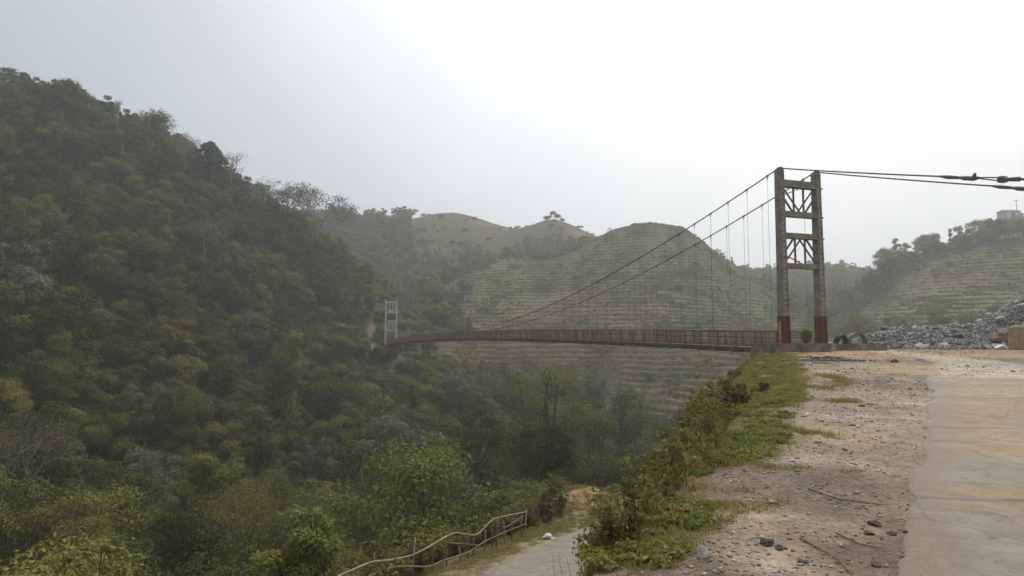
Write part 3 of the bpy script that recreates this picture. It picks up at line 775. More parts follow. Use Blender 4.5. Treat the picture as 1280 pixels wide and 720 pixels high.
# keep tree tops off the near lower-road view and off the deck
tt_ = (FX - 17.1) * -.341 + (FY_ - 40) * .940; ss_ = (FX - 17.1) * .940 + (FY_ - 40) * .341
PXt, PYt = proj(FX, FY_, FZ + Hs)
lim = np.interp(PXt, [380, 480, 520, 600, 700, 800, 900, 1000], [300, 436, 440, 447, 462, 480, 505, 520])
bad = (PYt < lim - 0) & (PXt > 470) & (PXt < 1040) & (FY_ < 215)
fs = np.where(bad & (FY_ > 60), fs * .6, fs)
Hs = np.array([s[4] for s in SPEC])[sp_] * fs
PXt, PYt = proj(FX, FY_, FZ + Hs)
lim = np.interp(PXt, [380, 480, 520, 600, 700, 800, 900, 1000], [300, 436, 440, 447, 462, 480, 505, 520])
bad = (PYt < lim) & (PXt > 470) & (PXt < 1040) & (FY_ < 215)
keep = ~bad
FX, FY_, FZ, fs, sp_, Hs, A_ = (a[keep] for a in (FX, FY_, FZ, fs, sp_, Hs, A_))
nF = len(FX)
ww = np.array([s[5] for s in SPEC])[sp_] * fs
# front-to-back cover on a coarse grid: which trees show largest
res = 4; buf = np.full((720 // res, 1280 // res), 1e9)
zb = np.full((720 // res, 1280 // res), 1e9)
okp = (PXg > -5) & (PXg < 1285) & (PYg > -5) & (PYg < 725) & (GY > 1)
gi_ = np.clip((PYg[okp] / res).astype(int), 0, 179); gj = np.clip((PXg[okp] / res).astype(int), 0, 319)
np.minimum.at(zb, (gi_, gj), GY[okp])
show = np.zeros(nF)
cpx_, cpy_ = proj(FX, FY_, FZ + Hs * .62)
for i in np.argsort(FY_):
    rx = F * ww[i] / FY_[i] * .95; ry = F * Hs[i] * .33 / FY_[i]
    x0, x1 = int((cpx_[i] - rx) / res), int((cpx_[i] + rx) / res) + 1; y0, y1 = int((cpy_[i] - ry) / res), int((cpy_[i] + ry) / res) + 1
    x0c, x1c, y0c, y1c = max(x0, 0), min(x1, 320), max(y0, 0), min(y1, 180)
    if x0c >= x1c or y0c >= y1c: continue
    b = buf[y0c:y1c, x0c:x1c]; zz = zb[y0c:y1c, x0c:x1c]
    m = (b > 1e8) & (zz > FY_[i] - 9)
    show[i] = m.sum(); b[m] = FY_[i]
ok = show > 0
order = np.argsort(-show)
NIND = 268
ind = order[:NIND]
isind = np.zeros(nF, bool); isind[ind] = True
# trees nobody can see here, near ones, are left out; farther ones stay in the mass
def where_words(x, y, z, h, i):
    px, py = proj(x, y, z + h * .6); px = float(px); py = float(py)
    if y > 350: return 'on the far hazy hills behind the terraces', 'far hazy hills'
    if px > 1030 and y > 180: return 'on the hazy slope right of the near tower', 'slope right of the near tower'
    if px > 900 and y > 230: return 'behind the terraced hill beside the near tower', 'behind the terraced hill'
    if px > 440 and y > 195: return 'in the vale behind the far tower', 'vale behind the far tower'
    if px > 500 and py > 430 and y > 90: return 'in the gorge just below the bridge deck', 'gorge below the deck'
    if px > 380 and y < 90: return 'deep in the gorge beyond the bamboo fence', 'gorge beyond the bamboo fence'
    if px > 380 and y >= 90 and py > 430: return 'at the foot of the far bridge tower', 'foot of the far tower'
    if y > 150 and py < 260: return 'near the skyline of the wooded hill', 'skyline of the wooded hill'
    if px > 330 and py <= 430: return 'on the wooded spur left of the far tower', 'spur left of the far tower'
    if py < 330: return 'high on the wooded hillside', 'high wooded hillside'
    if py < 470: return 'halfway up the wooded hillside', 'middle of the wooded hillside'
    if py < 600: return 'low on the wooded hillside', 'foot of the wooded hillside'
    return 'at the bottom of the gorge at the photo\'s lower left', 'bottom of the gorge'
def place_tree(nm, meshes, loc, s, rz, label, cat='tree', group=None, sz=None):
    e = empty(nm, loc, rz); e.scale = (s, s, sz or s); tag(e, label, cat, group)
    link('trunk', meshes[0], e); link('crown', meshes[1], e)
    q_ = .16 * math.sin(37.1 * loc[0] + 11.3 * loc[1]); e.scale = (s * (1 + q_), s * (1 - q_), sz or s)
    return e
LM = [(490, 400, 'the far bridge tower'), (337, 480, 'the forked white tree'), (250, 590, 'the large olive tree'), (397, 262, 'the large pale skyline tree'),
      (262, 190, 'the ball-shaped skyline tree'), (190, 160, 'the tufted skyline trees'), (25, 560, 'the grey-brown tree'), (76, 110, 'the bare upper skyline tree'), (390, 660, 'the glossy young tree'),
      (685, 500, 'the tallest gorge tree'), (620, 420, 'the cable low point'), (690, 272, 'the lone far hilltop tree'), (1070, 410, 'the yellow-brown tree'), (1000, 330, 'the near bridge tower'),
      (1260, 265, 'the hazy ridge hut'), (815, 280, 'the terraced hilltop'), (610, 660, 'the bamboo fence'), (575, 268, 'the far bald hill'), (625, 345, 'the bright green crop slope'), (780, 520, 'the dark terrace tree')]
ent = {}
for i in ind:
    px, py = proj(FX[i], FY_[i], FZ[i] + Hs[i] * .6); px, py = float(px), float(py)
    k = min(LM, key=lambda l: math.hypot(px - l[0], (py - l[1]) * 1.15)); dx, dy = px - k[0], py - k[1]; ds = math.hypot(dx, dy)
    vert = 'above' if dy < 0 else 'below'; hor = 'left' if dx < 0 else 'right'
    if abs(dx) > 2.2 * abs(dy): w_ = hor + ' of'
    elif abs(dy) > 2.2 * abs(dx): w_ = vert
    else: w_ = vert + ' and ' + hor + ' of'
    q = 'close ' if ds < 45 else ('well ' if ds > 110 else '')
    sz = 'tall ' if fs[i] > 1.05 and 'tall' not in SPEC[sp_[i]][3] else ('small ' if fs[i] < .62 else '')
    ent.setdefault((sz + SPEC[sp_[i]][3], q + w_ + ' ' + k[2]), []).append((px, i))
ORD = ['', 'second', 'third', 'fourth', 'fifth', 'sixth', 'seventh', 'eighth', 'ninth', 'tenth', 'eleventh', 'twelfth', 'thirteenth', 'fourteenth', 'fifteenth', 'sixteenth', 'seventeenth', 'eighteenth', 'nineteenth', 'twentieth', 'next']
LAB = {}
for (lk, wh), v in ent.items():
    v.sort()
    for n_, (px, i) in enumerate(v):
        if len(v) == 1: LAB[i] = lk + ' ' + wh
        elif n_ == 0: LAB[i] = 'leftmost ' + lk + ' ' + wh
        elif n_ == len(v) - 1: LAB[i] = 'rightmost ' + lk + ' ' + wh
        else: LAB[i] = ORD[min(n_, 11)] + ' ' + lk + ' from left, ' + wh
import re as _re
for i in list(LAB):
    if len(_re.findall(r'\w+', LAB[i])) > 16: LAB[i] = LAB[i].replace('close ', '').replace('well ', '').replace('small ', '').replace(' from left,', ',')
for i in ind:
    v = int(g.integers(0, 2)); nm, _, _, lk, _, _ = SPEC[sp_[i]]
    wh, gr = where_words(FX[i], FY_[i], FZ[i], Hs[i], i)
    place_tree(nm, (CLOSEP[sp_[i]][0] if FY_[i] < 95 and sp_[i] < 10 else NEARP[sp_[i]][v]), (FX[i], FY_[i], FZ[i]), float(fs[i]), float(g.uniform(0, 6.28)), LAB[i], 'tree', 'trees: ' + gr, float(fs[i] * g.uniform(.88, 1.15)))
rest = (~isind) & ((FY_ > 60) | ok)
P_all = []; 
protos = []; pid = {}; cid = {}
for s_i, fv in enumerate(FARP):
    for v, o in enumerate(fv): pid[(s_i, v)] = len(protos); protos.append(o)
ri = np.where(rest)[0]
pidx = [pid[(sp_[i], int(g.integers(0, len(FARP[sp_[i]]))))] for i in ri]
geo_scatter('forest', np.stack([FX[ri], FY_[ri], FZ[ri] - .3], 1), g.uniform(0, 6.28, len(ri)), fs[ri], pidx, protos, 'dense mixed forest covering the gorge and the hills')
print('forest', nF, 'rest', len(ri), 'shown', ok.sum())

# undergrowth: low bushes under and between the trees
def bush_proto(name, n_, leaf, W_, Hh, m, lobes=6):
    lb = [(rng.normal() * W_ * .4, rng.normal() * W_ * .4, Hh * rng.uniform(.3, .7), W_ * rng.uniform(.35, .6)) for _ in range(lobes)]
    V, Fq, t = crown(lb, n_, leaf, .6, Hh / W_)
    return bpy.data.objects.new(name, np_mesh(name, V, Fq, m, False, {'tint': t}))
UB = [bush_proto('bush_a', 420, .42, 1.7, 1.5, M['evergreen']), bush_proto('bush_b', 420, .42, 1.8, 1.4, M['midgreen']), bush_proto('bush_c', 380, .42, 1.7, 1.6, M['olive'])]
nU = 17000
uy = np.sqrt(g.uniform(20 ** 2, 460 ** 2, nU * 3)); ua = g.uniform(-.85, .85, nU * 3); ux = ua * uy
uz, uu, usd, utw, _, _ = height(ux, uy, True)
fhill = (uy > 345) & (fbm(ux / 20., uy / 20.) > -.02) & (g.random(nU * 3) < .09)
mU0 = ~((ua > .38) & (uy < 130)) & (uy > 33)
mU = mU0 & ((utw < .3) | fhill | ((utw > .3) & (fbm(ux / 10. + 3, uy / 10.) > .10) & (g.random(nU * 3) < np.where(ux > .44 * uy, .30, .07)))) & (uu > 9) & ((usd < -6.6) | (usd > 30) | (uy > 66)) & ~((uy < 62) & (usd > -6.6) & (usd < 7))
t = (ux - 17.1) * -.341 + (uy - 40) * .940; s = (ux - 17.1) * .940 + (uy - 40) * .341
mU &= ~((np.abs(s) < 2.5) & (uz > -3.5) & (t < 142)) & (np.hypot(ux - bx0, uy - by0) > 3)
for (px, py, YY) in [(472, 428, 172), (464, 421, 175), (460, 413, 179), (466, 408, 184)]:
    x0, y0, _ = P(px, py, YY); mU &= np.hypot(ux - x0, uy - y0) > 2.0
k = np.where(mU)[0][:nU]
geo_scatter('undergrowth', np.stack([ux[k], uy[k], uz[k] - .2], 1), g.uniform(0, 6.28, len(k)), g.uniform(.6, 1.5, len(k)), g.choice(3, len(k), p=[.4, .35, .25]), UB, 'low bushes filling the gaps under the trees')
# rows of crop and weeds on the terraces
TB = [bush_proto('crop_a', 60, .34, .8, .5, M['terracegrass'], 3), bush_proto('crop_b', 60, .34, .9, .7, M['midgreen'], 3), bush_proto('crop_c', 50, .34, .8, .5, M['olive'], 3)]
nC = 130000
uy = g.uniform(165, 310, nC); ua = np.where(g.random(nC) < .72, g.uniform(-.08, .44, nC), g.uniform(.44, .82, nC)); ux = ua * uy
uz, uu, usd, utw, uf, uk = height(ux, uy, True)
nz = fbm(ux / 14. + 4, uy / 14.) * .8 + fbm(ux / 60. + 8, uy / 60.) * .7
bareu = (ua < .21) & (uz < 17) | (uz < 0)
mC = (utw > .6) & (((uf > .42) & (uf < .75)) | (fbm(ux / 6. + 3, uy / 6.) > .09)) & (g.random(nC) < np.where(bareu, .20, np.where(nz > -.02, .8, .35)))
k = np.where(mC)[0]
geo_scatter('terrace_plants', np.stack([ux[k], uy[k], uz[k]], 1), g.uniform(0, 6.28, len(k)), (.4 + .9 * g.random(len(k)) ** 2), g.choice(3, len(k), p=[.6, .2, .2]), TB, 'rows of crops and weeds along the terrace edges')
print('terrace plants', len(k))

# ---- landmark trees of the photo
def landmark(px, py_top, Y, H, nm, meshes, label, s=None, rz=0., Hm=12., dx=0, group=None, base=None):
    x, y, z = P(px, py_top, Y)
    s = H / Hm
    zb_ = z - H if base is None else base
    gz_ = H1(x, y)
    if zb_ > gz_ + .2:                         # stands on the ground: a little taller if need be
        zb_ = gz_; s = min((z - gz_) / Hm, s * 1.5)
    return place_tree(nm, meshes, (x, y, zb_), s, rz, label, 'tree', group)
def bt(H, W_, nl, lf, dep, seed, m, up=.6, st=.35, bk='pale_bark'):
    a, b = bare_tree(H, W_, nl, lf, dep, seed, up, st); return (a.mesh('trunk', M[bk]), crown_mesh('crown', b, M[m]))
def nt_(shape, m, H, W_, nl, lf, k=11, bk='bark'):
    a, b = make_tree(shape, nl, lf, H, W_, k); return (a.mesh('trunk', M[bk]), crown_mesh('crown', b, M[m]))
landmark(397, 234, 190, 15, 'pale_tree', bt(12, 5.2, 2600, .26, 4, 31, 'grey', .3, .45), 'large pale open tree with spreading limbs on the skyline spur')
landmark(262, 175, 180, 11, 'evergreen_tree', nt_('round', 'evergreen', 12, 3.0, 9000, .45, 20), 'small dense ball-shaped dark tree on the skyline')
landmark(289, 184, 181, 11, 'bare_tree', bt(12, 3.2, 500, .2, 3, 33, 'grey', .6, .5), 'thin nearly bare tree just right of the dark ball-shaped skyline tree')
landmark(184, 138, 171, 12, 'pale_tree', bt(12, 3.4, 1500, .3, 3, 34, 'evergreen', .6, .5, 'bark'), 'leggy dark tree with open tufts on the upper skyline')
landmark(199, 139, 171, 11, 'pale_tree', bt(12, 2.4, 1400, .3, 3, 35, 'evergreen', .6, .45, 'bark'), 'narrower tufted dark tree beside the leggy skyline tree')
landmark(228, 164, 175, 9, 'pale_tree', bt(12, 3.6, 2200, .28, 3, 36, 'grey'), 'grey leafy tree between the tufted trees and the ball-shaped one')
landmark(76, 96, 162, 11, 'bare_tree', bt(12, 3.4, 350, .2, 3, 37, 'grey', .6, .45), 'bare branching tree at the top left of the skyline')
landmark(147, 121, 168, 11, 'dead_tree', bt(12, 1.2, 60, .2, 2, 38, 'grey', 1.0, .7), 'dead pole-like trunk on the upper skyline')
landmark(358, 228, 188, 12, 'pale_tree', bt(12, 3.6, 2600, .28, 3, 39, 'grey'), 'pale leafy skyline tree left of the large spreading one')
landmark(328, 222, 186, 10, 'pale_tree', bt(12, 3.4, 1500, .28, 3, 40, 'grey'), 'smaller pale skyline tree halfway down the hill crest')
landmark(690, 265, 386, 17, 'broadleaf_tree', nt_('open', 'evergreen', 12, 4.2, 2600, .5, 8), 'lone spiky tree standing on top of the middle far hill')
landmark(507, 258, 425, 20, 'evergreen_tree', nt_('cone', 'evergreen', 12, 3.0, 2600, .5, 10), 'tallest dark tree at the left end of the far bald hill')
landmark(762, 283, 300, 7, 'shrub', nt_('bush', 'olive', 12, 5, 1500, .5, 7), 'small bush on the left shoulder of the terraced hill')
# left foreground brown tree with a pale trunk
x, y, z = P(22, 540, 62)
place_tree('brown_tree', bt(14, 7.5, 6500, .20, 5, 51, 'brown', .15, .5), (x, y, z - 13.5), 1.05, .6, 'wide grey-brown tree with a pale straight trunk at the lower left edge', 'tree')
x, y, z = P(250, 563, 58)
place_tree('broadleaf_tree', nt_('oval', 'olive', 14, 4.4, 12000, .22, 16), (x, y, z - 14.2), 1.0, .6, 'large olive tree with a yellow green top low in the gorge', 'tree')
place_tree('treetop_clump', nt_('round', 'yellow', 5, 2.0, 3500, .2, 7), (x + .2, y + .5, z - 5.0), .9, .6, 'yellow green top rising behind the large olive tree', 'tree')
x, y, z = P(322, 612, 50)
place_tree('twiggy_tree', bt(12, 3.6, 3600, .17, 5, 53, 'olive', .7, .3, 'bark'), (x, y, z - 12.6), 1.05, 2.6, 'thin twiggy tree beside the large olive tree', 'tree')
x, y, z = P(337, 462, 118)
place_tree('pale_tree', bt(12, 4.8, 1900, .24, 4, 54, 'olive', .3, .4), (x, y, z - 11.5), 1.0, 1.6, 'tree with forked white limbs in the middle of the wooded slope', 'tree')
x, y, z = P(682, 452, 82)
place_tree('tall_tree', nt_('oval', 'midgreen', 21, 5.4, 15000, .26, 20), (x, y, z - 21.5), 1.0, .2, 'tallest tree in the gorge, mid green with a dark straight trunk', 'tree')
x, y, z = P(600, 500, 84)
place_tree('tall_tree', nt_('umbrella', 'evergreen', 17, 5.0, 9000, .26, 14), (x, y, z - 17.5), 1.0, 1.2, 'dark spreading tree left of the tallest gorge tree', 'tree')
x, y, z = P(735, 500, 84)
place_tree('tall_tree', nt_('round', 'olive', 17, 4.8, 10000, .26, 14), (x, y, z - 17.5), 1.0, 2.2, 'olive green tree right of the tallest gorge tree', 'tree')
x, y, z = P(780, 478, 108)
place_tree('tall_tree', nt_('round', 'evergreen', 14, 4.4, 8000, .26, 12), (x, y, z - 15), 1.0, 2.9, 'dark green tree standing against the terraces below the deck', 'tree')
for px, py, Y, lb in [(727, 445, 150, 'brown bare-stemmed tree under the middle of the deck'), (660, 442, 155, 'reddish brown twiggy tree under the deck'), (750, 442, 140, 'upright brown poles of a leafless tree before the terraces')]:
    x, y, z = P(px, py, Y)
    place_tree('twiggy_tree', bt(12, 3.2, 1300, .22, 4, int(px), 'brown', .9, .3), (x, y, z - 13), 1.05, .3, lb, 'tree')
for px, py, Y, lb in [(1070, 398, 175, 'rounded yellow-brown tree right of the near tower above the pipes')]:
    x, y, z = P(px, py, Y); place_tree('broadleaf_tree', nt_('round', 'brown', 12, 6.0, 9000, .34, 16), (x, y, z - 11), 1.0, .3, lb, 'tree')
for px, py, Y, Hh, lb in [(1148, 400, 185, 9, 'dark bush on the hazy slope above the rubble'), (1060, 415, 190, 7, 'low dark bush between the near tower and the hazy slope'), (985, 360, 235, 12, 'dark tree seen between the columns of the near tower')]:
    x, y, z = P(px, py, Y); place_tree('evergreen_tree', nt_('bush', 'evergreen', 12, 5.0, 5000, .36, 12), (x, y, z - Hh), Hh / 11., .3, lb, 'tree')
# ridge trees of the slope to the right
rl = [(1108, 305), (1120, 296), (1131, 300), (1145, 299), (1156, 290), (1167, 288), (1176, 300), (1187, 284), (1198, 278), (1209, 281), (1221, 272), (1233, 270), (1244, 274), (1268, 268), (1276, 262), (1290, 262), (1098, 322), (1090, 335), (1112, 316), (1140, 312), (1165, 306), (1205, 294), (1225, 290), (1242, 288)]
rl += [(1238, 268), (1255, 269), (1274, 266), (1264, 270), (1246, 271)]
rl.sort()
RLL = [(ORD[i] if 0 < i < 12 else 'leftmost') + ' tree from the left end of the hazy ridge line' if i < 12 else ('rightmost' if i == len(rl) - 1 else ORD[len(rl) - 1 - i]) + ' tree from the right end of the hazy ridge line' for i in range(len(rl))]
RLL[0] = 'leftmost tree of the hazy ridge line'; RLL[-1] = 'rightmost tree of the hazy ridge line'
for i, (px, py) in enumerate(rl):
    x, y, z = P(px, py, 268 + g.uniform(-4, 6) - (12 if (px, py) in ((1238, 268), (1255, 269), (1274, 266), (1264, 270), (1246, 271)) else 0)); gz_ = H1(x, y); s = max(5., min(z - gz_, 17)) / 11.
    k = [0, 9, 2, 1, 9, 3, 0, 9][i % 8]
    nm, _, _, lk, Hm, _ = SPEC[k]
    place_tree(nm, NEARP[k][i % 2], (x, y, gz_ - .3), s * 11. / Hm * .95, g.uniform(0, 6), RLL[i], 'tree', 'tree line of the right ridge')
# close tree and leafy shoots this side of the fence
x, y, z = P(392, 626, 24.5)
gz_ = H1(x, y)
mb, cr = make_tree('bush', 9000, .15, 5.2, 1.45, 16)
place_tree('leafy_tree', (mb.mesh('trunk', M['bark']), crown_mesh('crown', cr, M['bright'])), (x, y, z - 4.75), 1.0, .2, 'bright green glossy young tree below the bamboo fence', 'tree')
x, y, z = P(345, 672, 24)
mb, cr = make_tree('bush', 5000, .15, 3.4, 1.15, 9)
place_tree('leafy_tree', (mb.mesh('trunk', M['bark']), crown_mesh('crown', cr, M['bright'])), (x, y, z - 3.1), 1.0, .2, 'smaller bright green sapling at the foot of the glossy young tree', 'tree')
for (px, py, Y, lb) in [(80, 697, 20, 'pale leafy shoot poking up at the lower left'), (128, 682, 20.4, 'taller of the pale leafy shoots at the lower left')]:
    x, y, z = P(px, py, Y); mb = MB(); hgt = z - H1(x, y) + .4
    pts = limb(mb, (x * 0, 0, 0), (0, 0, hgt), .05, .015, .04, 8)
    lob = [(g.normal() * .32, g.normal() * .25, hgt - abs(g.normal()) * .30, .14) for _ in range(9)]
    for l in lob: limb(mb, (0, 0, hgt - .8), l[:3], .015, .006, .2, 4, 4)
    V_, F_, t_i = crown(lob, 300, .15, .6, .8)
    place_tree('leafy_shoot', (mb.mesh('stem', M['bark']), crown_mesh('crown', (V_, F_, t_i), M['bright'])), (x, y, z - hgt), 1, 0, lb, 'sapling')
# ------------------------------------------------------------------ bridge
B0 = np.array(P(1004, 430, 40.0)); B0[2] = 0; B1 = np.array(P(488.5, 431, 171)); B1[2] = 0
dv = (B1 - B0); LB = np.linalg.norm(dv); dv /= LB
pv = np.array([dv[1], -dv[0], 0]); up_ = np.array([0, 0, 1.])
HS = 1.36
def bp(t, s, z): return B0 + dv * t + pv * s + up_ * z
TOP0, TOP1 = 10.12, 10.6
def deck_z(t):
    s = t / LB
    return -.42 + (-.35 + .42) * s + .95 * 4 * s * (1 - s) - .0
BR = empty('suspension_bridge', tuple(bp(0, 0, -.1))); tag(BR, 'long red-railed suspension footbridge with cables across the wooded gorge', 'bridge')
def setp(o, root=BR):
    """keep world placement under the root empty"""
    o.location = (-root.location[0], -root.location[1], -root.location[2]); return o
def sub(o, p): o.parent = p; return o
def tower(t0, zb, zt, near):
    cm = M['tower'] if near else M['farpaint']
    T = MB(); z_top, z_bot = zt, zb
    H = zt - zb
    # the tower's own mesh: the horizontal beams
    fr = [(.925, .40), (.748, .30), (.622, .30), (.448, .28)] if near else [(.95, .35), (.72, .28), (.52, .28), (.30, .25)]
    beams = [(zb + H * f, h) for f, h in fr]
    for zc, h in beams:
        T.box(bp(t0, 0, zc), pv, dv, up_, HS - .16, .17, h / 2)
        if near:
            T.box(bp(t0 - .19, 0, zc - h / 2 + .03), pv, dv, up_, HS + .30, .03, .045)
            T.box(bp(t0 + .19, 0, zc - h / 2 + .03), pv, dv, up_, HS - .2, .03, .045)
    tw = T.build('tower', cm, BR); setp(tw)
    for s in (-1, 1):
        c = MB()
        # two flanges and a recessed web, tapering upward
        def seg(z0, z1, mi, grow=0):
            c.mi = mi
            def half(z): return .215 - .045 * (z - zb) / H + grow
            for (ofs, hw) in ((-.115, .115), (.115, .115)):
                pass
            w0, w1 = half(z0), half(z1)
            V = []
            for z, w in ((z0, w0), (z1, w1)):
                for i, j in ((-1, -1), (1, -1), (1, 1), (-1, 1)): V.append(bp(t0, s * HS, z) + pv * i * w + dv * j * (w + .02))
            c.add(V, [(3, 2, 1, 0), (4, 5, 6, 7), (0, 1, 5, 4), (1, 2, 6, 5), (2, 3, 7, 6), (3, 0, 4, 7)])
        zr = zb + 1.62
        if near:
            seg(zb - .25, zr, 1, .012); seg(zr, zt - .12, 0)
        else: seg(zb - .25, zt - .12, 0)
        c.mi = 0
        w = .17
        c.box(bp(t0, s * HS, zt - .03), pv, dv, up_, w + .03, w + .05, .09, .8)
        # vertical flange strips on the side faces
        for j in (-1, 1):
            for i in (-1, 1):
                for (za, zb2, mi, gr) in ((zb - .2, zr, 1, .014), (zr, zt - .14, 0, 0)):
                    if not near: mi = 0
                    c.mi = mi
                    def hf(z): return .215 - .045 * (z - zb) / H + gr
                    a = bp(t0, s * HS, za) + dv * j * (hf(za) + .03) + pv * i * (hf(za) - .05); b = bp(t0, s * HS, zb2) + dv * j * (hf(zb2) + .03) + pv * i * (hf(zb2) - .05)
                    c.bar(a, b, .09, .05, up=tuple(dv))
        if near:
            c.mi = 2
            for i_ in range(26):
                z = zr + .12 + i_ * (H - 2.1) / 26
                hf_ = .215 - .045 * (z - zb) / H
                for j in (-1, 1): c.box(bp(t0, s * HS, z) + dv * j * (hf_ + .014), pv, dv, up_, hf_ - .10, .014, .06)
                c.box(bp(t0, s * HS, z) + pv * (hf_ + .004), dv, pv, up_, .04, .010, .09 + .04 * math.sin(i_ * 2.1))
        cmesh = c.build('column', [cm, M['red'], M['batten']], tw)
        if near:
            sd_ = MB(); sd_.tube([bp(t0 - .25, s * HS, zt + .08), bp(t0, s * HS, zt + .13), bp(t0 + .25, s * HS, zt + .06)], .07, 8); sd_.build('cable_saddle', M['steel'], tw, True)
    # braces between the beams
    pan = [(0, 1, 1), (2, 3, -1)]
    for a, b, sg in pan:
        za = beams[a][0] - beams[a][1] / 2; zb2 = beams[b][0] + beams[b][1] / 2
        if sg < 0: za, zb2 = zb2, za
        wi = HS - .25; k = MB(); bw = .075 if near else .09
        for s in (-.30, .30): k.bar(bp(t0, s * wi * 1.1, za), bp(t0, s * wi * 1.1, zb2), bw * 1.25)
        k.bar(bp(t0 + .05, -wi, za), bp(t0 + .05, .12, zb2), bw); k.bar(bp(t0 - .05, wi, za), bp(t0 - .05, -.12, zb2), bw)
        zm = za + (zb2 - za) * .45
        k.bar(bp(t0, -wi, zm), bp(t0, -wi * .42, zb2), bw * 1.2); k.bar(bp(t0, wi, zm), bp(t0, wi * .42, zb2), bw * 1.2)
        if near: k.bar(bp(t0 + .09, -wi, za + (zb2 - za) * .35), bp(t0 + .09, wi * .2, za), bw * .7)
        k.build('lattice_brace', M['steel'] if near else M['farpaint'], tw)
    if near:
        k = MB(); k.box(bp(t0 + .03, -HS - .262, zb + .62), dv, pv, up_, .11, .012, .72); k.build('tan_panel', M['tan'], tw)
    return tw
tw0 = tower(0, -.1, TOP0, True)
tw1 = tower(LB, -.3, TOP1, False)
NP = 73; dl = (LB - 2.0) / NP
def cable_z(t):
    s = abs(2 * t / LB - 1)
    zt = TOP0 + .12 if t < LB / 2 else TOP1 + .1
    return 1.80 + (zt - 1.80) * s * s
RAILH = 1.02
SD = HS - .36
# deck
dk = MB()
ts = np.linspace(.35, LB - .35, 90)
for a, b in zip(ts[:-1], ts[1:]):
    dk.bar(bp(a, 0, deck_z(a) - .03), bp(b, 0, deck_z(b) - .03), 2 * SD + .1, .06)
deck = setp(dk.build('deck', M['deckdark'], BR))
gd = MB()
for s in (-1, 1):
    for a, b in zip(ts[:-1], ts[1:]):
        gd.bar(bp(a, s * (SD + .04), deck_z(a) - .14), bp(b, s * (SD + .04), deck_z(b) - .14), .09, .17)
        gd.bar(bp(a, s * (SD + .11), deck_z(a) - .02), bp(b, s * (SD + .11), deck_z(b) - .02), .05, .10)
gd.build('side_girders', M['deckdark'], deck)
cb = MB()
for i in range(NP + 1):
    t = 1.0 + i * dl; cb.bar(bp(t, -HS - .02, deck_z(t) - .27), bp(t, HS + .02, deck_z(t) - .27), .09, .10)
cb.build('cross_beams', M['rust'], deck)
for s in (-1, 1):
    rl_ = MB()
    for a, b in zip(ts[:-1], ts[1:]):
        for hz, w in ((RAILH, .07), (.13, .05), (.62, .03)):
            rl_.bar(bp(a, s * SD, deck_z(a) + hz), bp(b, s * SD, deck_z(b) + hz), w)
    # close-set thin bars
    nb_ = int((LB - 1) / .155)
    for i in range(nb_):
        t = .5 + i * (LB - 1) / nb_; rl_.bar(bp(t, s * SD, deck_z(t) + .12), bp(t, s * SD, deck_z(t) + RAILH), .021)
    rail = setp(rl_.build('railing', M['rust'], BR))
    pm = MB(); pm.bar((0, 0, -.05), (0, 0, RAILH + .02), .085); pm.bar(tuple(pv * s * .02 + up_ * .5), tuple(pv * s * .34 - up_ * .18), .04)
    pme = pm.mesh('rail_post', M['rust'])
    rst = MB()
    for i in range(NP + 1):
        t = 1.0 + i * dl; p = bp(t, s * (SD + .01), deck_z(t))
        o = link('rail_post', pme, rail); o.location = p
# cables with hangers
hm = M['cable']
for s in (-1, 1):
    c = MB(); tt2 = np.linspace(0, LB, 120)
    c.tube([bp(t, s * HS, cable_z(t)) for t in tt2], .040, 8)
    cab = setp(c.build('main_cable', hm, BR, True))
    for i in range(NP + 1):
        t = 1.0 + i * dl; zc, zd = cable_z(t), deck_z(t) - .25
        h = MB(); L = zc - zd
        h.tube([(0, 0, 0), (0, 0, -L)], .010, 5); h.box((0, 0, 0), pv, dv, up_, .05, .06, .06); h.box((0, 0, -.16), pv, dv, up_, .02, .02, .08)
        o = h.build('hanger', hm, cab); o.location = bp(t, s * HS, zc)
    # backstay to its anchor beside the road
    KB = (TOP0 + .12 - P(1280, 224.5 if s < 0 else 233, 26.2)[2]) / 14.2 - .028
    def back(t): # distance behind the tower
        return TOP0 + .12 - KB * t - .0012 * t * (38 - t)
    b_ = MB(); tk = 10.2 if s < 0 else 10.6
    b_.tube([bp(-t, s * HS, back(t)) for t in np.linspace(0, tk, 20)], .038, 8)
    bs = setp(b_.build('backstay', hm, BR, True))
    tb = MB()
    def q_(t, o=0, oz=0):
        t = tk + (t - tk) * .84; return bp(-t, s * HS + o, back(t) + oz)
    tb.tube([q_(tk - .1), q_(tk + .3, 0, -.02), q_(tk + 1.0, 0, -.03)], [.05, .09, .06], 8)
    tb.tube([q_(tk + .9, 0, -.02), q_(tk + 1.2, 0, -.04), q_(tk + 1.7, 0, -.04), q_(tk + 1.95, 0, 0)], [.055, .10, .10, .06], 8)
    tb.tube([q_(tk + 1.72, -.02, .05), q_(tk + 1.78, 0, .2)], [.08, .05], 8)
    tb.tube([q_(tk + 1.8, -.06, 0), q_(tk + 3.1, -.12, .03)], .032, 6); tb.tube([q_(tk + 1.8, .06, -.02), q_(tk + 3.1, .10, -.11)], .032, 6)
    tb.box(q_(tk + 3.1, 0, -.04), dv, pv, up_, .10, .17, .12)
    tb.tube([q_(tk + 3.1, 0, -.04), q_(tk + 3.9, 0, 0)], [.07, .10], 8)
    tb.build('turnbuckle', M['steel'], bs, True)
    b2 = MB()
    b2.tube([q_(t) for t in np.linspace(tk + 3.8, 43.5, 14)], .055, 8)
    b2.build('anchor_rod', hm, bs, True)
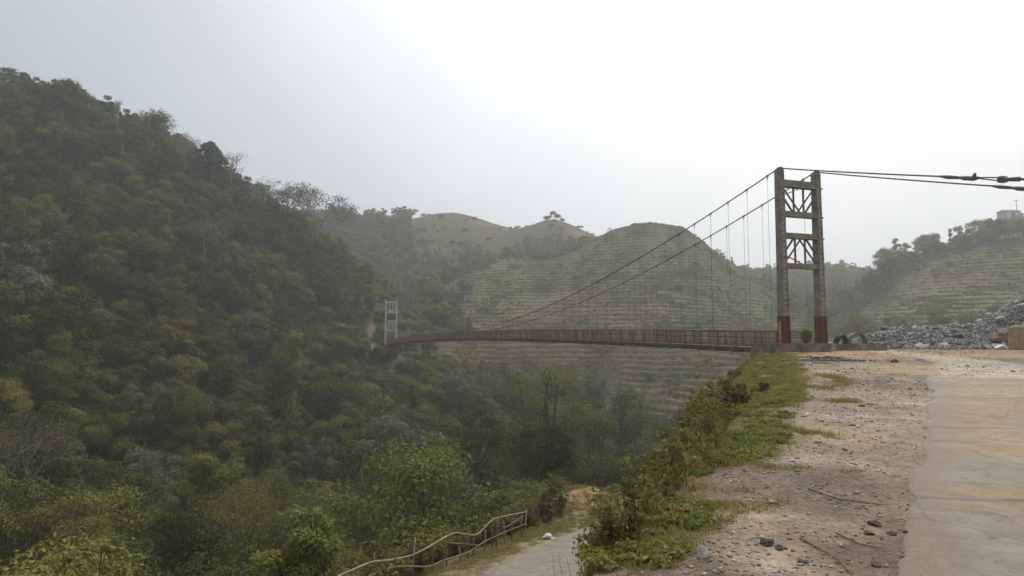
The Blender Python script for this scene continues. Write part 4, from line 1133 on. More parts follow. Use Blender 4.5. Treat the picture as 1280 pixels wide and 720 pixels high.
# abutments
ab = MB(); ab.box(bp(1.3, 0, -2.0), pv, dv, up_, HS + .1, 1.5, 1.27); 
setp(ab.build('abutment', M['deckdark'], BR))
ab = MB(); ab.box(bp(LB - .8, 0, -1.55), pv, dv, up_, HS + .35, 1.9, .95); ab.box(bp(LB - .4, 0, -4.0), pv, dv, up_, HS + .1, 1.5, 1.5)
setp(ab.build('abutment', M['deckdark'], BR))
# anchor block beside the road
an = MB(); c = bp(-38.6, 0, -.7); an.box(c, pv, dv, up_, 2.3, 1.7, 1.6, .85); an.box(c + up_ * 1.9, pv, dv, up_, 1.9, .7, .35, .8)
tag(an.build('anchor_block', M['concrete']), 'big concrete block that holds the backstays beside the road', 'anchor block')
# tower plinth: broken low walls with a step
pl = MB()
fx = bp(0, 0, 0)
def prism(poly, z0, z1, grow=0):
    cxy = np.mean(poly, 0); pp_ = [tuple(cxy + (np.array(p) - cxy) * (1 + grow)) for p in poly]; n_ = len(pp_)
    pl.add([(x, y, z0) for x, y in pp_] + [(x, y, z1) for x, y in pp_], [tuple(range(n_ - 1, -1, -1)), tuple(range(n_, 2 * n_))] + [(i, (i + 1) % n_, n_ + (i + 1) % n_, n_ + i) for i in range(n_)])
PG = [(15.1, 38.1), (16.4, 38.05), (17.75, 38.12), (18.8, 39.9), (19.6, 41.4), (19.5, 42.2), (14.5, 41.5)]
prism(PG, -1.0, -.12); prism(PG, -.117, -.045, .012)
tag(pl.build('tower_plinth', M['concrete']), 'low weathered concrete plinth under the near bridge tower', 'plinth')
pl = MB(); pl.box((21.3, 42.2, -.40), (1, 0.02, 0), (-.02, 1, 0), up_, 1.72, .2, .24); pl.box((21.3, 42.2, -.13), (1, .02, 0), (-.02, 1, 0), up_, 1.75, .23, .028)
tag(pl.build('kerb_wall', M['concrete']), 'low mossy kerb wall right of the near tower plinth', 'kerb')
# shrub on the plinth
def shrub(nm, loc, H, W_, nleaf, leaf, m, label, cat='shrub', group=None, stems=7, upw=.5, fill=1.0):
    e = empty(nm, loc, 0); tag(e, label, cat, group)
    mb = MB(); lob = []
    for i in range(stems):
        a = g.uniform(0, 6.28); rr = W_ * g.uniform(.1, .75); h = H * g.uniform(.5, 1.0) * (1 - .35 * rr / W_)
        pts = limb(mb, (0, 0, -.08), (math.cos(a) * rr, math.sin(a) * rr, h), .008 + H * .012, .003, .2, 5, 4)
        for p in pts[2:]: lob.append((p[0], p[1], p[2], W_ * g.uniform(.10, .22) * fill))
    mb.build('stems', M['bark'], e)
    link('foliage', crown_mesh('foliage', crown(lob, nleaf, leaf, .8, 1.0, upw, .42), m), e); return e
x, y, z = P(1008, 427, 38.3)
shrub('shrub', (x, y, -.03), .80, .52, 4200, .08, M['bright'], 'round green shrub growing on the near tower plinth', stems=18, fill=1.7)

# tyre and pipe rings behind the kerb wall
def ring(nm, loc, r1, r2, ln, m, rz, tilt, label, cat, lab2=None):
    mb = MB(); n_ = 36; V = []; 
    prof = [(r1 * .80, -ln * .42), (r1 * .93, -ln * .5), (r1, -ln * .36), (r1 * 1.01, 0), (r1, ln * .36), (r1 * .93, ln * .5), (r1 * .80, ln * .42), (r2, ln * .40), (r2 * 1.06, 0), (r2, -ln * .40)] if cat == 'tyre' else [(r1, -ln / 2), (r1, ln / 2), (r2, ln / 2), (r2, -ln / 2)]
    k_ = len(prof)
    for i in range(n_):
        a = 2 * math.pi * i / n_
        for r, l in prof: V.append((r * math.cos(a), l, r * math.sin(a)))
    mb.add(V, [(i * k_ + j, i * k_ + (j + 1) % k_, ((i + 1) % n_) * k_ + (j + 1) % k_, ((i + 1) % n_) * k_ + j) for i in range(n_) for j in range(k_)])
    o = mb.build(nm, m, None, True); o.location = loc; o.rotation_euler = (tilt, 0, rz); tag(o, label, cat); return o
x, y, z = P(1051, 430, 45.2); ring('tyre', (x, y, -.5 + .53), .53, .33, .32, M['rubber'], R(25), R(14), 'black tyre leaning behind the kerb wall', 'tyre')
x, y, z = P(1071, 430, 45.8); ring('concrete_pipe', (x, y, -.5 + .57), .57, .49, .9, M['concrete'], R(-8), 0, 'hollow grey concrete pipe section beside the tyre', 'pipe')
x, y, z = P(1036, 424, 44); o = link('rock', rock_mesh('rock', M['rock'], (.26, .2, .3), 4)); o.location = (x, y, -.22); tag(o, 'pale boulder between the near tower and the tyre', 'rock')
x, y, z = P(1059, 420, 46.4); o = link('rock', rock_mesh('rock', M['white'], (.2, .2, .5), 5)); o.location = (x, y, -.05); tag(o, 'white block standing between the tyre and the pipe', 'rock')

# ------------------------------------------------------------------ slate rubble
gp = np.random.default_rng(77)
def pile_h(x, y):
    r1 = 1.55 * np.exp(-((x - 33) / 5.2) ** 2 - ((y - 54) / 4.2) ** 2)
    r1 += 1.5 * np.exp(-((x - 40) / 5) ** 2 - ((y - 54.5) / 4.5) ** 2)
    r2 = 5.6 * np.exp(-((x - 46.5) / 5.6) ** 2 - ((y - 56) / 6.0) ** 2)
    r3 = .9 * np.exp(-((x - 28.5) / 2.6) ** 2 - ((y - 52) / 3) ** 2)
    return r1 + r2 + r3 - .16 + .5 * fbm(x / 2.2, y / 2.2, 3) * (r1 + r2 + r3 > .2)
xs = np.linspace(22, 66, 190); yy = np.linspace(43, 74, 140); X, Y = np.meshgrid(xs, yy)
Z = -.5 + np.maximum(pile_h(X, Y), -.12)
ii = np.arange(X.size).reshape(X.shape); fq = np.stack([ii[:-1, :-1], ii[:-1, 1:], ii[1:, 1:], ii[1:, :-1]], -1).reshape(-1, 4)
V0 = np.stack([X, Y, Z], -1).reshape(-1, 3); kz = (V0[fq][:, :, 2].max(1) > -.6); fq = fq[kz]
VV = [V0]; FF = [fq]; TTn = [np.full(len(V0), .3)]
nS = 40000; sx = gp.uniform(23, 58, nS * 3); sy = gp.uniform(44, 62, nS * 3); hz = pile_h(sx, sy); k = np.where((hz > .0) | ((hz > -.14) & (gp.random(nS * 3) < .08)))[0][:nS]
sx, sy, hz = sx[k], sy[k], hz[k]; m_ = len(sx)
ln = (.04 + .11 * gp.random(m_) ** 2) * np.where(gp.random(m_) < .03, 2.4, 1); wdh = ln * gp.uniform(.45, .9, m_); thk = ln * gp.uniform(.15, .45, m_)
ang = gp.uniform(0, 6.28, m_)
def rot_batch(v, az, tx, ty):
    c, s = np.cos(tx)[:, None], np.sin(tx)[:, None]; v = np.stack([v[..., 0], v[..., 1] * c - v[..., 2] * s, v[..., 1] * s + v[..., 2] * c], -1)
    c, s = np.cos(ty)[:, None], np.sin(ty)[:, None]; v = np.stack([v[..., 0] * c + v[..., 2] * s, v[..., 1], -v[..., 0] * s + v[..., 2] * c], -1)
    c, s = np.cos(az)[:, None], np.sin(az)[:, None]; return np.stack([v[..., 0] * c - v[..., 1] * s, v[..., 0] * s + v[..., 1] * c, v[..., 2]], -1)
def slabs(px_, py_, pz_, ln, wdh, thk, ang, tx, ty, gg):
    cube = np.array([(-1, -1, -1), (1, -1, -1), (1, 1, -1), (-1, 1, -1), (-1, -1, 1), (1, -1, 1), (1, 1, 1), (-1, 1, 1)], float)
    v = cube[None] * (1 + .35 * gg.normal(size=(len(px_), 8, 3)) * .5)
    v = v * np.stack([ln, wdh, thk], -1)[:, None, :]
    v = rot_batch(v, ang, tx, ty) + np.stack([px_, py_, pz_], -1)[:, None, :]
    f = np.array([(3, 2, 1, 0), (4, 5, 6, 7), (0, 1, 5, 4), (1, 2, 6, 5), (2, 3, 7, 6), (3, 0, 4, 7)])
    return v.reshape(-1, 3), (f[None] + 8 * np.arange(len(px_))[:, None, None]).reshape(-1, 4)
v, f = slabs(sx, sy, -.5 + hz + .03, ln, wdh, thk, ang, gp.normal(size=m_) * .5, gp.normal(size=m_) * .5, gp)
VV.append(v); FF.append(f + len(V0)); tnt = gp.random(m_) ** 1.2; TTn.append(np.repeat(tnt, 8))
tag(link('slate_rubble', np_mesh('slate_rubble', np.concatenate(VV), np.concatenate(FF), M['slate'], False, {'tint': np.concatenate(TTn)})), 'heap of broken grey slate stones beside the yard', None, None, 'stuff')
def stone(px, py, Y, r, m, label, seed, zoff=0, z=None, nm='rock', cat='rock'):
    x, y, zz = P(px, py, Y); o = link(nm, rock_mesh(nm, M[m], r, seed)); o.location = (x, y, (zz if z is None else z) + zoff); o.rotation_euler = (0, 0, seed); tag(o, label, cat); return o
x, y, _ = P(1250, 398, 54); stone(1250, 398, 53.2, (.5, .3, .2), 'rock', 'pale flat block lying on the slate heap', 11)
stone(1236, 394, 53.6, (.28, .25, .22), 'rock', 'tan stone at the foot of the higher slate heap', 12)
stone(1252, 431, 46.5, (.62, .4, .26), 'white', 'white plastic sack on the ground before the slate heap', 13, 0, -.35, 'plastic_sack', 'sack')
# mound of red-brown earth and the stone wall
x, y, z = P(1282, 412, 49.5)
em = rock_mesh('earth_mound', M['earth'], (3.4, 1.4, 1.35), 14, 4); o = link('earth_mound', em); o.location = (x + 1.0, y, .1); tag(o, 'mound of red-brown earth behind the stone wall', 'earth mound')
W0 = np.array(P(1264, 437, 46.0)); wl_ = MB(); gz_ = -.5
cols_n = 13; 
for r_i in range(6):
    xx = 0; zz = gz_ - .1 + r_i * .27
    while xx < 6.5:
        w_ = gp.uniform(.28, .55); wl_.box((W0[0] + xx + w_ / 2, W0[1] + .0 + gp.uniform(-.02, .02), zz + .13), (1, 0, 0), (0, 1, 0), (0, 0, 1), w_ / 2 - .008, .25, .127); xx += w_
wl_.abox(W0[0] + .03, W0[0] + 6.4, W0[1] - .2, W0[1] + .2, gz_ - .2, gz_ + 1.48)
tag(wl_.build('stone_wall', M['stone_wall']), 'end of a yellow stone wall at the right edge beside the rubble', 'wall')
# grey grit heap with red rags
x, y, _ = P(1036, 450, 29.6); zt_ = float(ztop(29.6))
n_ = 700; ax_ = gp.normal(size=n_) * .75; ay_ = gp.normal(size=n_) * .42; hz = .16 * np.exp(-(ax_ / .8) ** 2 - (ay_ / .5) ** 2)
l_ = gp.uniform(.015, .05, n_); v, f = slabs(x + ax_, y + ay_, zt_ + hz * gp.random(n_) ** .3, l_, l_ * .8, l_ * .6, gp.uniform(0, 6, n_), gp.normal(size=n_), gp.normal(size=n_), gp)
tag(link('grit', np_mesh('grit', v, f, M['slate'], False, {'tint': np.repeat(gp.random(n_) * .5, 8)})), 'spilled grey grit on the yard', None, None, 'stuff')
for dx, lb, sd in ((-.45, 'left of the two crumpled red rags on the grit', 1), (.32, 'right of the two crumpled red rags on the grit', 2)):
    bmV = []; nn = 9
    for i in range(nn):
        for j in range(nn): bmV.append(((i / 8 - .5) * .6, (j / 8 - .5) * .35, .13 * float(fbm(np.array([i * .45 + sd * 7.]), np.array([j * .45]), 2)[0]) + .10))
    ii = np.arange(nn * nn).reshape(nn, nn); fq = np.stack([ii[:-1, :-1], ii[:-1, 1:], ii[1:, 1:], ii[1:, :-1]], -1).reshape(-1, 4)
    o = link('rag', np_mesh('rag', bmV, fq, M['rag'], True)); o.location = (x + dx, y - .1, zt_ + .04); tag(o, lb, 'rag')
# hut on the right ridge
x, y, z = P(1261, 273, 264); hb = empty('hut', (x, y, z - .5)); tag(hb, 'pale blue hut on the hazy ridge at the right', 'hut')
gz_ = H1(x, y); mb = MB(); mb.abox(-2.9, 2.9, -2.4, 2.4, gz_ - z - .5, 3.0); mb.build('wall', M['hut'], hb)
mb = MB(); mb.add([(-3.3, -2.8, 3.02), (3.3, -2.8, 3.02), (3.3, 2.8, 3.02), (-3.3, 2.8, 3.02), (-2.6, 0, 3.9), (2.6, 0, 3.9)], [(0, 1, 5, 4), (2, 3, 4, 5), (1, 2, 5), (3, 0, 4), (3, 2, 1, 0)]); mb.build('roof', M['hutroof'], hb)
for xx in (-1.9, 1.8):
    mb = MB(); mb.abox(xx - .5, xx + .5, -2.46, -2.38, 1.2, 2.5); mb.build('window', M['white'], hb)
mb = MB(); mb.abox(-.5, .5, -2.45, -2.38, 0, 2.1); mb.build('door', M['hutroof'], hb)
x, y, z = P(1270, 249, 266); mb = MB(); mb.tube([(0, 0, -9), (0, 0, 0)], [.12, .08], 6); mb.bar((-.9, 0, -.5), (.9, 0, -.5), .12); o = mb.build('utility_pole', M['bark']); o.location = (x, y, z); tag(o, 'thin pole rising beside the hut on the ridge', 'pole')

# ------------------------------------------------------------------ bamboo fence by the lower road
F0 = np.array([-5.95, 22.9]); F1 = np.array([.85, 33.2])
def fpt(px, py):
    """point over the fence line seen at px, py"""
    a = (px - 640) / F
    # x = a*(y*cp+z*sp): iterate
    y = 28.
    for _ in range(12):
        x_, _, z_ = P(px, py, y); t = ((F0[0] - x_) ); 
        # line: x = F0x + m (y - F0y)
        m_ = (F1[0] - F0[0]) / (F1[1] - F0[1]); ax = x_ / y
        y = (F0[0] - m_ * F0[1]) / (ax - m_)
    return np.array(P(px, py, y))
fe = empty('bamboo_fence', (F0[0], F0[1], H1(*F0))); tag(fe, 'crooked pale bamboo pole fence along the lower road', 'fence')
def setf(o): o.location = tuple(-v for v in fe.location); return o
rails = [[(405, 731), (428, 719), (450, 709), (467, 702), (490, 700), (517, 693), (540, 682), (566, 667), (580, 668), (597, 668), (616, 650), (636, 644), (658, 640)],
         [(445, 730), (466, 719), (485, 711), (503, 707), (520, 708), (537, 708), (556, 701), (572, 695), (587, 690), (606, 677), (625, 668), (640, 661), (658, 655)],
         [(559, 679), (580, 680), (597, 681)], [(627, 659), (634, 658), (645, 651), (655, 645)]]
for k, rl in enumerate(rails):
    mb = MB(); pts = [fpt(*p) + np.array([0, 0, gp.normal() * .012]) for p in rl]
    # smooth through
    ps = smooth_line(np.array(pts), 4)
    mb.tube(list(ps), [.042 - .012 * i / len(ps) + (.007 if i % 4 == 0 else 0) for i in range(len(ps))] if k < 2 else [.03] * len(ps), 8)
    setf(mb.build('rail', M['bamboo'], fe, True))
posts = [(440, 722), (468, 695), (493, 690), (517, 675), (541, 682), (558, 673), (575, 681), (585, 660), (592, 672), (606, 665), (615, 656), (621, 652), (631, 653), (640, 650), (652, 646), (657, 640)]
for i, (px, py) in enumerate(posts):
    tp = fpt(px, py); gz_ = H1(tp[0], tp[1]); mb = MB()
    lean_ = gp.normal() * .04
    mb.tube([(tp[0] - lean_, tp[1] + .03, gz_ - .3), (tp[0], tp[1] + .03, (gz_ + tp[2]) / 2), (tp[0] + lean_, tp[1] + .03, tp[2] + .08)], [.042, .038, .032], 6)
    setf(mb.build('post', M['stake'] if i % 3 else M['bamboo'], fe, True))
x, y, z = P(684, 663, 31.5); gz_ = H1(x, y); o = link('rock', rock_mesh('rock', M['white'], (.24, .17, .17), 21)); o.location = (x, y, gz_ + .1); tag(o, 'white stone on the verge past the end of the bamboo fence', 'rock')
x, y, z = P(691, 665, 31.2); gz_ = H1(x, y); o = link('rock', rock_mesh('rock', M['white'], (.1, .09, .08), 22)); o.location = (x, y, gz_ + .04); tag(o, 'small white chip right beside the white verge stone', 'rock')

# ------------------------------------------------------------------ bank plants
def blade_proto(name, n_, h, spread, width, m, seed, bend=.5):
    gg = np.random.default_rng(seed); V = []; Fq = []; T_ = []
    for i in range(n_):
        a = gg.uniform(0, 6.28); rr = spread * gg.random() ** .6; bx, by = rr * math.cos(a), rr * math.sin(a)
        hh_ = h * gg.uniform(.5, 1.1); ba = gg.uniform(0, 6.28); bd = bend * hh_ * gg.uniform(.2, 1); w = width * gg.uniform(.6, 1.3)
        px_, py_ = -math.sin(ba) * w, math.cos(ba) * w; tnt_ = gg.random()
        for k, t in enumerate((0, .5, 1)):
            cx, cy, cz = bx + math.cos(ba) * bd * t * t, by + math.sin(ba) * bd * t * t, hh_ * t * (1 - .25 * t)
            ww_ = 1 - .85 * t
            V += [(cx + px_ * ww_, cy + py_ * ww_, cz), (cx - px_ * ww_, cy - py_ * ww_, cz)]; T_ += [tnt_, tnt_]
        b = len(V) - 6; Fq += [(b, b + 1, b + 3, b + 2), (b + 2, b + 3, b + 5, b + 4)]
    return bpy.data.objects.new(name, np_mesh(name, V, Fq, m, False, {'tint': T_}))
def weed_proto(name, n_, h, W_, leaf, m, seed):
    mb = MB(); lob = []
    for i in range(n_):
        a = rng.uniform(0, 6.28); rr = W_ * rng.random(); pts = limb(mb, (0, 0, -.05), (math.cos(a) * rr, math.sin(a) * rr, h * rng.uniform(.55, 1)), .006, .002, .15, 5, 3)
        for p in pts[1:]: lob.append((*p, W_ * .28))
    return joined(name, mb, crown(lob, n_ * 34, leaf, .9, 1., .4, .4), M['stake'], m)
GR = [blade_proto('tuft_a', 34, .065, .10, .0040, M['grass'], 1, .9), blade_proto('tuft_b', 30, .10, .12, .0045, M['grass'], 2, .8), blade_proto('tuft_c', 26, .05, .13, .005, M['grass'], 3, .9)]
DR = [blade_proto('dry_a', 36, .42, .16, .006, M['dry'], 4, .7), blade_proto('dry_b', 30, .34, .16, .006, M['dry'], 5, .6), blade_proto('dry_c', 24, .60, .14, .006, M['dry'], 6, .4)]
WD = [weed_proto('weed_a', 9, .55, .22, .055, M['shrub'], 1), weed_proto('weed_b', 12, .35, .25, .06, M['shrub'], 2), weed_proto('weed_c', 8, .75, .25, .06, M['olive'], 3), weed_proto('weed_d', 9, .4, .25, .06, M['brown'], 4)]
CV = [bush_proto('cover_a', 300, .032, .14, .055, M['bright'], 5), bush_proto('cover_b', 300, .030, .14, .05, M['grass'], 5)]
def bank_points(n_, ymin, ymax, fn, seed, pw=1.6):
    gg = np.random.default_rng(seed)
    y = ymin + (ymax - ymin) * gg.random(n_) ** pw
    u = gg.uniform(-1.6, 9.5, n_)
    x = edge(y) - u / .93
    z, uu, sd, _, _, _ = height(x, y, True)
    pa = fbm(x / 1.4, y / 1.4); pb = fbm(x / .5 + 7, y / .5)
    m = fn(x, y, uu, sd, pa, pb, gg.random(n_)) & ((sd > 2.4) | (sd < -2.2))
    return x[m], y[m], z[m], gg
def do_scatter(nm, pts, protos, lab, smin, smax, probs, sink=.01):
    x, y, z, gg = pts
    if nm != 'grass':                        # the steep lower face of the bank is kept open
        tpx, tpy = proj(x, y, z + .38); k_ = ~((tpx < np.interp(tpy, [560, 590, 640, 690, 720], [800, 786, 752, 744, 738])) & (tpy > 560) & (y < 30))
        x, y, z = x[k_], y[k_], z[k_]
    fy_ = np.interp(y, [0, 12, 17, 40], [1, .9, .5, .45]) if nm in ('dry_grass', 'weeds') else np.interp(y, [3, 9, 20], [.55, .8, 1.1]) if nm == 'grass' else 1.0
    geo_scatter(nm, np.stack([x, y, z - sink], 1), gg.uniform(0, 6.28, len(x)), gg.uniform(smin, smax, len(x)) * fy_, gg.choice(len(protos), len(x), p=probs), protos, lab); print(nm, len(x))
def far_boost(y): return 1
do_scatter('grass', bank_points(60000, 2.2, 43, lambda x, y, u, s, a, b, r: (u > -.25 - 1.1 * sstep(5, 8, y) * (a > .05) + .6 * a) & (r < np.where(u < -.2, .5 * (a + .9 * b > .08), np.where(u < near_w(y) + .6, np.where(a + .9 * b > .03, .85, .10), .16 + .4 * (a > .08)))), 31), GR, 'short bright grass along the edge of the bank', .7, 1.7, [.4, .3, .3])
do_scatter('ground_cover', bank_points(40000, 4.5, 43, lambda x, y, u, s, a, b, r: (u > .0) & (r < np.interp(y, [4, 9], [.25, 1]) * np.where(u < near_w(y) + .4, np.where(a + b > .06, .6, .04), .08)), 32), CV, 'creeping green weeds on the edge of the bank', .6, 1.5, [.5, .5])
do_scatter('bank_weeds', bank_points(26000, 3.2, 15, lambda x, y, u, s, a, b, r: (u > near_w(y) * .7 + .1) & (u < 4.2) & (r < np.where(a + b > -.03, .62, .22)), 36, 1.15), [DR[0], DR[1], WD[0], WD[1], WD[3], WD[2]], 'thick tangle of withered grass and weeds on the near bank', .45, .95, [.30, .22, .16, .12, .12, .08])
do_scatter('dry_grass', bank_points(36000, 1.6, 46, lambda x, y, u, s, a, b, r: (u > near_w(y) * .75 + .15) & (r < np.where(a > -.02, .6, .25)), 33), DR, 'long yellowed grass on the bank', .55, 1.25, [.4, .35, .25])
do_scatter('weeds', bank_points(15000, 2.2, 46, lambda x, y, u, s, a, b, r: (u > near_w(y) * .85 + .25) & (r < np.where(a < .02, .55, .25)), 34), WD, 'mixed knee-high weeds on the bank', .55, 1.3, [.3, .3, .2, .2])
# verge of the lower road and the strip along the fence
gg = np.random.default_rng(41); n_ = 30000
i_ = gg.integers(24, len(LRS) - 14, n_); pp = LRS[i_]; dd = LRS[i_ + 1] - pp; tt3 = gg.random(n_)[:, None]
pp = pp + dd * tt3; nl = np.stack([-dd[:, 1], dd[:, 0]], 1); nl /= np.linalg.norm(nl, axis=1, keepdims=True)
off = gg.uniform(2.15, 9, n_); xx = pp[:, 0] + nl[:, 0] * off; yy = pp[:, 1] + nl[:, 1] * off
zz, _, ssd, _, _, _ = height(xx, yy, True); pa = fbm(xx / 1.1, yy / 1.1)
mk = (ssd < -2.15) & (gg.random(n_) < np.interp(-ssd, [2.1, 2.8, 4.5, 9], [.12, .3, .8, .5]) * np.where(pa > -.06, 1, .3))
geo_scatter('verge_grass', np.stack([xx, yy, zz - .02], 1)[mk], gg.uniform(0, 6, mk.sum()), gg.uniform(.8, 2.0, mk.sum()), gg.choice(3, mk.sum(), p=[.4, .4, .2]), GR, 'patchy green grass beside the lower road')
mk = (ssd < -5.5) & (gg.random(n_) < .38)
geo_scatter('verge_weeds', np.stack([xx, yy, zz - .02], 1)[mk], gg.uniform(0, 6, mk.sum()), gg.uniform(.9, 2.2, mk.sum()), gg.choice(7, mk.sum(), p=[.25, .2, .15, .1, .12, .1, .08]), WD + DR, 'leafy weeds growing through and behind the bamboo fence')
# shrubs of the bank
SH = [  # px, py of the base, Y, H, W, leaf material, label
    (912, 556, 13.5, .85, .45, 'olive', 'largest dark leafy shrub halfway along the bank'), (880, 545, 15.5, .60, .40, 'shrub', 'yellow green shrub behind the largest bank shrub'), (893, 572, 12.6, .8, .4, 'brown', 'brownish shrub touching the left side of the largest bank shrub'), (930, 538, 15.0, .45, .35, 'shrub', 'low leafy shrub touching the far side of the largest bank shrub'),
    (868, 520, 17.5, .75, .30, 'shrub', 'thin upright shrub at the crest of the bank against the terraces'), (893, 500, 21, .35, .45, 'olive', 'olive shrub on the bank in front of the terraces'),
    (918, 482, 25, .3, .5, 'brown', 'reddish brown shrub near the far end of the bank'),
    (868, 606, 10.5, .50, .36, 'bright', 'bright broad-leaved plant on the middle of the bank'), (810, 640, 8.0, .6, .32, 'olive', 'olive bush on the steep face of the bank above the lower road'),
    (790, 622, 9.5, .8, .4, 'shrub', 'yellowish bush sticking out where the lower road vanishes'), (782, 680, 6.5, .45, .25, 'shrub', 'tangled yellow green bush at the bottom of the bank'),
    (790, 700, 5.2, .26, .16, 'bright', 'small fresh green plant at the bottom of the bank'), (842, 590, 11.5, .7, .4, 'brown', 'brown withered shrub among the bank grass'),
    (820, 570, 13, .95, .5, 'olive', 'mixed olive shrub left of the largest bank shrub'), (850, 650, 7.5, .5, .30, 'shrub', 'small grey green shrub below the broad-leaved plant'),
    (955, 520, 17, .25, .35, 'brown', 'low brown tussock in the bright edge grass')]
for (px, py, Y, H, W_, m, lb) in SH:
    x, y, z = P(px, py, Y); z = H1(x, y)
    shrub('shrub', (x, y, z), H, W_, int(700 + 1300 * H), .038 + .0016 * Y, M[m], lb, stems=15)
FB = ['second light green bush behind the near end of the bamboo fence', 'light green bush behind the fence beside the crossing lower rail', 'yellow green bush behind the near half of the bamboo fence', 'light green bush behind the first kink of the bamboo fence', 'yellow green bush behind the middle of the bamboo fence', 'light green bush behind the highest kink of the bamboo fence', 'yellow green bush behind the far rails of the bamboo fence', 'brown withered bush behind the far end of the bamboo fence', 'greyish bush just past the far end of the bamboo fence', 'brown withered bush above the white verge stone', 'dull olive bush before the orange earth bank', 'light green bush at the lowest end of the bamboo fence']
for i, (px, Y) in enumerate([(480, 24.8), (500, 26.4), (528, 27.4), (548, 29), (572, 30.2), (594, 31.2), (617, 32.2), (636, 34), (655, 35.5), (680, 36.2), (700, 37), (462, 24.3)]):
    x = (px - 640) / F * Y; z = H1(x, Y)
    mt = ['bright', 'bright', 'shrub', 'bright', 'shrub', 'bright', 'shrub', 'brown', 'grey', 'brown', 'olive', 'bright'][i]
    lk = {'midgreen': 'soft green', 'bright': 'fresh light green', 'shrub': 'yellow green', 'grey': 'greyish flowering', 'brown': 'brown withered', 'olive': 'dull olive'}[mt]
    shrub('shrub', (x, Y, z), g.uniform(1.0, 1.7), .75, 2000, .11, M[mt], FB[i], group='bushes behind the bamboo fence', stems=9)
# bare stake and broken cane on the bank
def stick(nm, pts, r0, r1, m, label, cat, n_=6):
    a = np.array(pts[0]); mb = MB(); mb.tube([np.array(p) - a for p in pts], list(np.linspace(r0, r1, len(pts))), n_); o = mb.build(nm, M[m], None, True); o.location = a; tag(o, label, cat); return o
x, y, _ = P(849, 572, 12.8); z = H1(x, y); stick('stake', [(x, y, z - .1), (x - .02, y, z + .3), (x - .09, y, z + .62)], .02, .013, 'stake', 'dark broken stake standing on the bank', 'stake')
for i, (px, py, Y, dx) in enumerate([(792, 590, 10.5, -.25), (800, 585, 10.6, .1), (783, 600, 10.2, -.4)]):
    x, y, _ = P(px, py, Y); z = H1(x, y); stick('dry_cane', [(x, y, z - .1), (x + dx * .3, y, z + .5), (x + dx, y, z + .72), (x + dx * 1.9, y, z + .70)], .014, .005, 'bamboo', 'arching pale dry cane at the edge of the bank', 'cane').__setitem__('group', 'dry canes on the bank')
for i, (px, Y) in enumerate([(702, 5.8), (712, 5.6), (722, 5.5), (694, 6.1), (731, 5.2)]):
    x = (px - 640) / F * Y; z = H1(x, Y); _, _, zt2 = P(px, 690 + 6 * (i % 3), Y)
    hh_ = max(.4, zt2 - z)
    stick('dry_stalk', [(x, Y, z - .05), (x + .01, Y, z + hh_ * .5), (x - .04, Y, z + hh_)], .004, .0015, 'stake', 'thin dark dry stalk in front of the lower road', 'stalk', 5)['group'] = 'dry stalks at the foot of the bank'
# ------------------------------------------------------------------ things on the shoulder
def on_road(px, py):
    """ground point of the shoulder seen at px, py"""
    lo, hi = 1.5, 60.
    for _ in range(40):
        m_ = (lo + hi) / 2; x, y, z = P(px, py, m_)
        if z > H1(x, y): lo = m_
        else: hi = m_
    return P(px, py, lo)
x, y, z = on_road(879, 697); o = link('rock', rock_mesh('rock', M['rock'], (.042, .036, .05), 61, 3)); o.location = (x, y, z + .03); tag(o, 'pale rounded stone lying on the shoulder near the camera', 'rock')
def clod_mesh(r, seed):
    me = rock_mesh('clod', M['clod'], (1, 1, 1), seed, 3); a = np.zeros(len(me.vertices) * 3); me.vertices.foreach_get('co', a); a = a.reshape(-1, 3)
    k = 1 + .9 * fbm(a[:, 0] * 2.1 + seed * 3, a[:, 1] * 2.1 + a[:, 2] * 1.7, 4); a = a * k[:, None] * np.array(r); me.vertices.foreach_set('co', a.ravel()); return me
for i, (px, py, r, lb) in enumerate([(960, 681, .05, 'dark clod of soil and roots on the shoulder'), (974, 686, .035, 'smaller dark clod touching the root clod'), (1093, 656, .05, 'dark clod at the slab edge near the camera'), (1085, 668, .03, 'small dark clod by the slab edge'),
                                     (1132, 666, .022, 'dark pebble on the slab near the edge'), (1114, 668, .03, 'dark lump on the edge of the slab'), (1151, 616, .022, 'dark pebble on the middle of the slab'), (1160, 675, .015, 'tiny dark pebble low on the slab'),
                                     (1174, 582, .03, 'dark stone on the tan patch of the slab'), (1077, 508, .05, 'dark stone on the gravel shoulder'), (1118, 453, .16, 'dark stone out on the yard'), (1094, 707, .03, 'dark twig clump at the bottom edge of the slab')]):
    x, y, z = on_road(px, py); o = link('clod', clod_mesh((r * 1.3, r, r * .55), 70 + i)); o.location = (x, y, z + r * .3); o.rotation_euler = (0, 0, i); tag(o, lb, 'clod')
for (pa_, lb) in [([(1000, 674), (1025, 688), (1047, 701), (1066, 722)], 'long dark stick lying on the dirt shoulder near the camera'), ([(1010, 612), (1050, 626), (1085, 630), (1108, 633)], 'thin root lying across the gravel shoulder'), ([(1045, 668), (1075, 682), (1104, 688)], 'short stick beside the slab edge')]:
    pts = []
    for p in pa_: x, y, z = on_road(*p); pts.append((x, y, z + .012))
    stick('stick', pts, .0065, .0025, 'stick', lb, 'stick', 5)
gg = np.random.default_rng(56); n_ = 240
y = 3.2 + 34 * gg.random(n_) ** 1.5; x = edge(y) + gg.uniform(-.2, 1, n_) * np.clip(np.interp(y, [a for a, b in LE], [b for a, b in LE]) - edge(y), .8, 6)
z = height(x, y); l_ = (.008 + .024 * gg.random(n_) ** 3) * (1 + .05 * y)
v, f = slabs(x, y, z + l_ * .15, l_, l_ * gg.uniform(.5, .9, n_), l_ * .35, gg.uniform(0, 6, n_), gg.normal(size=n_) * .2, gg.normal(size=n_) * .2, gg)
STONES = (v, f, np.repeat(.35 + .65 * gg.random(n_), 8))
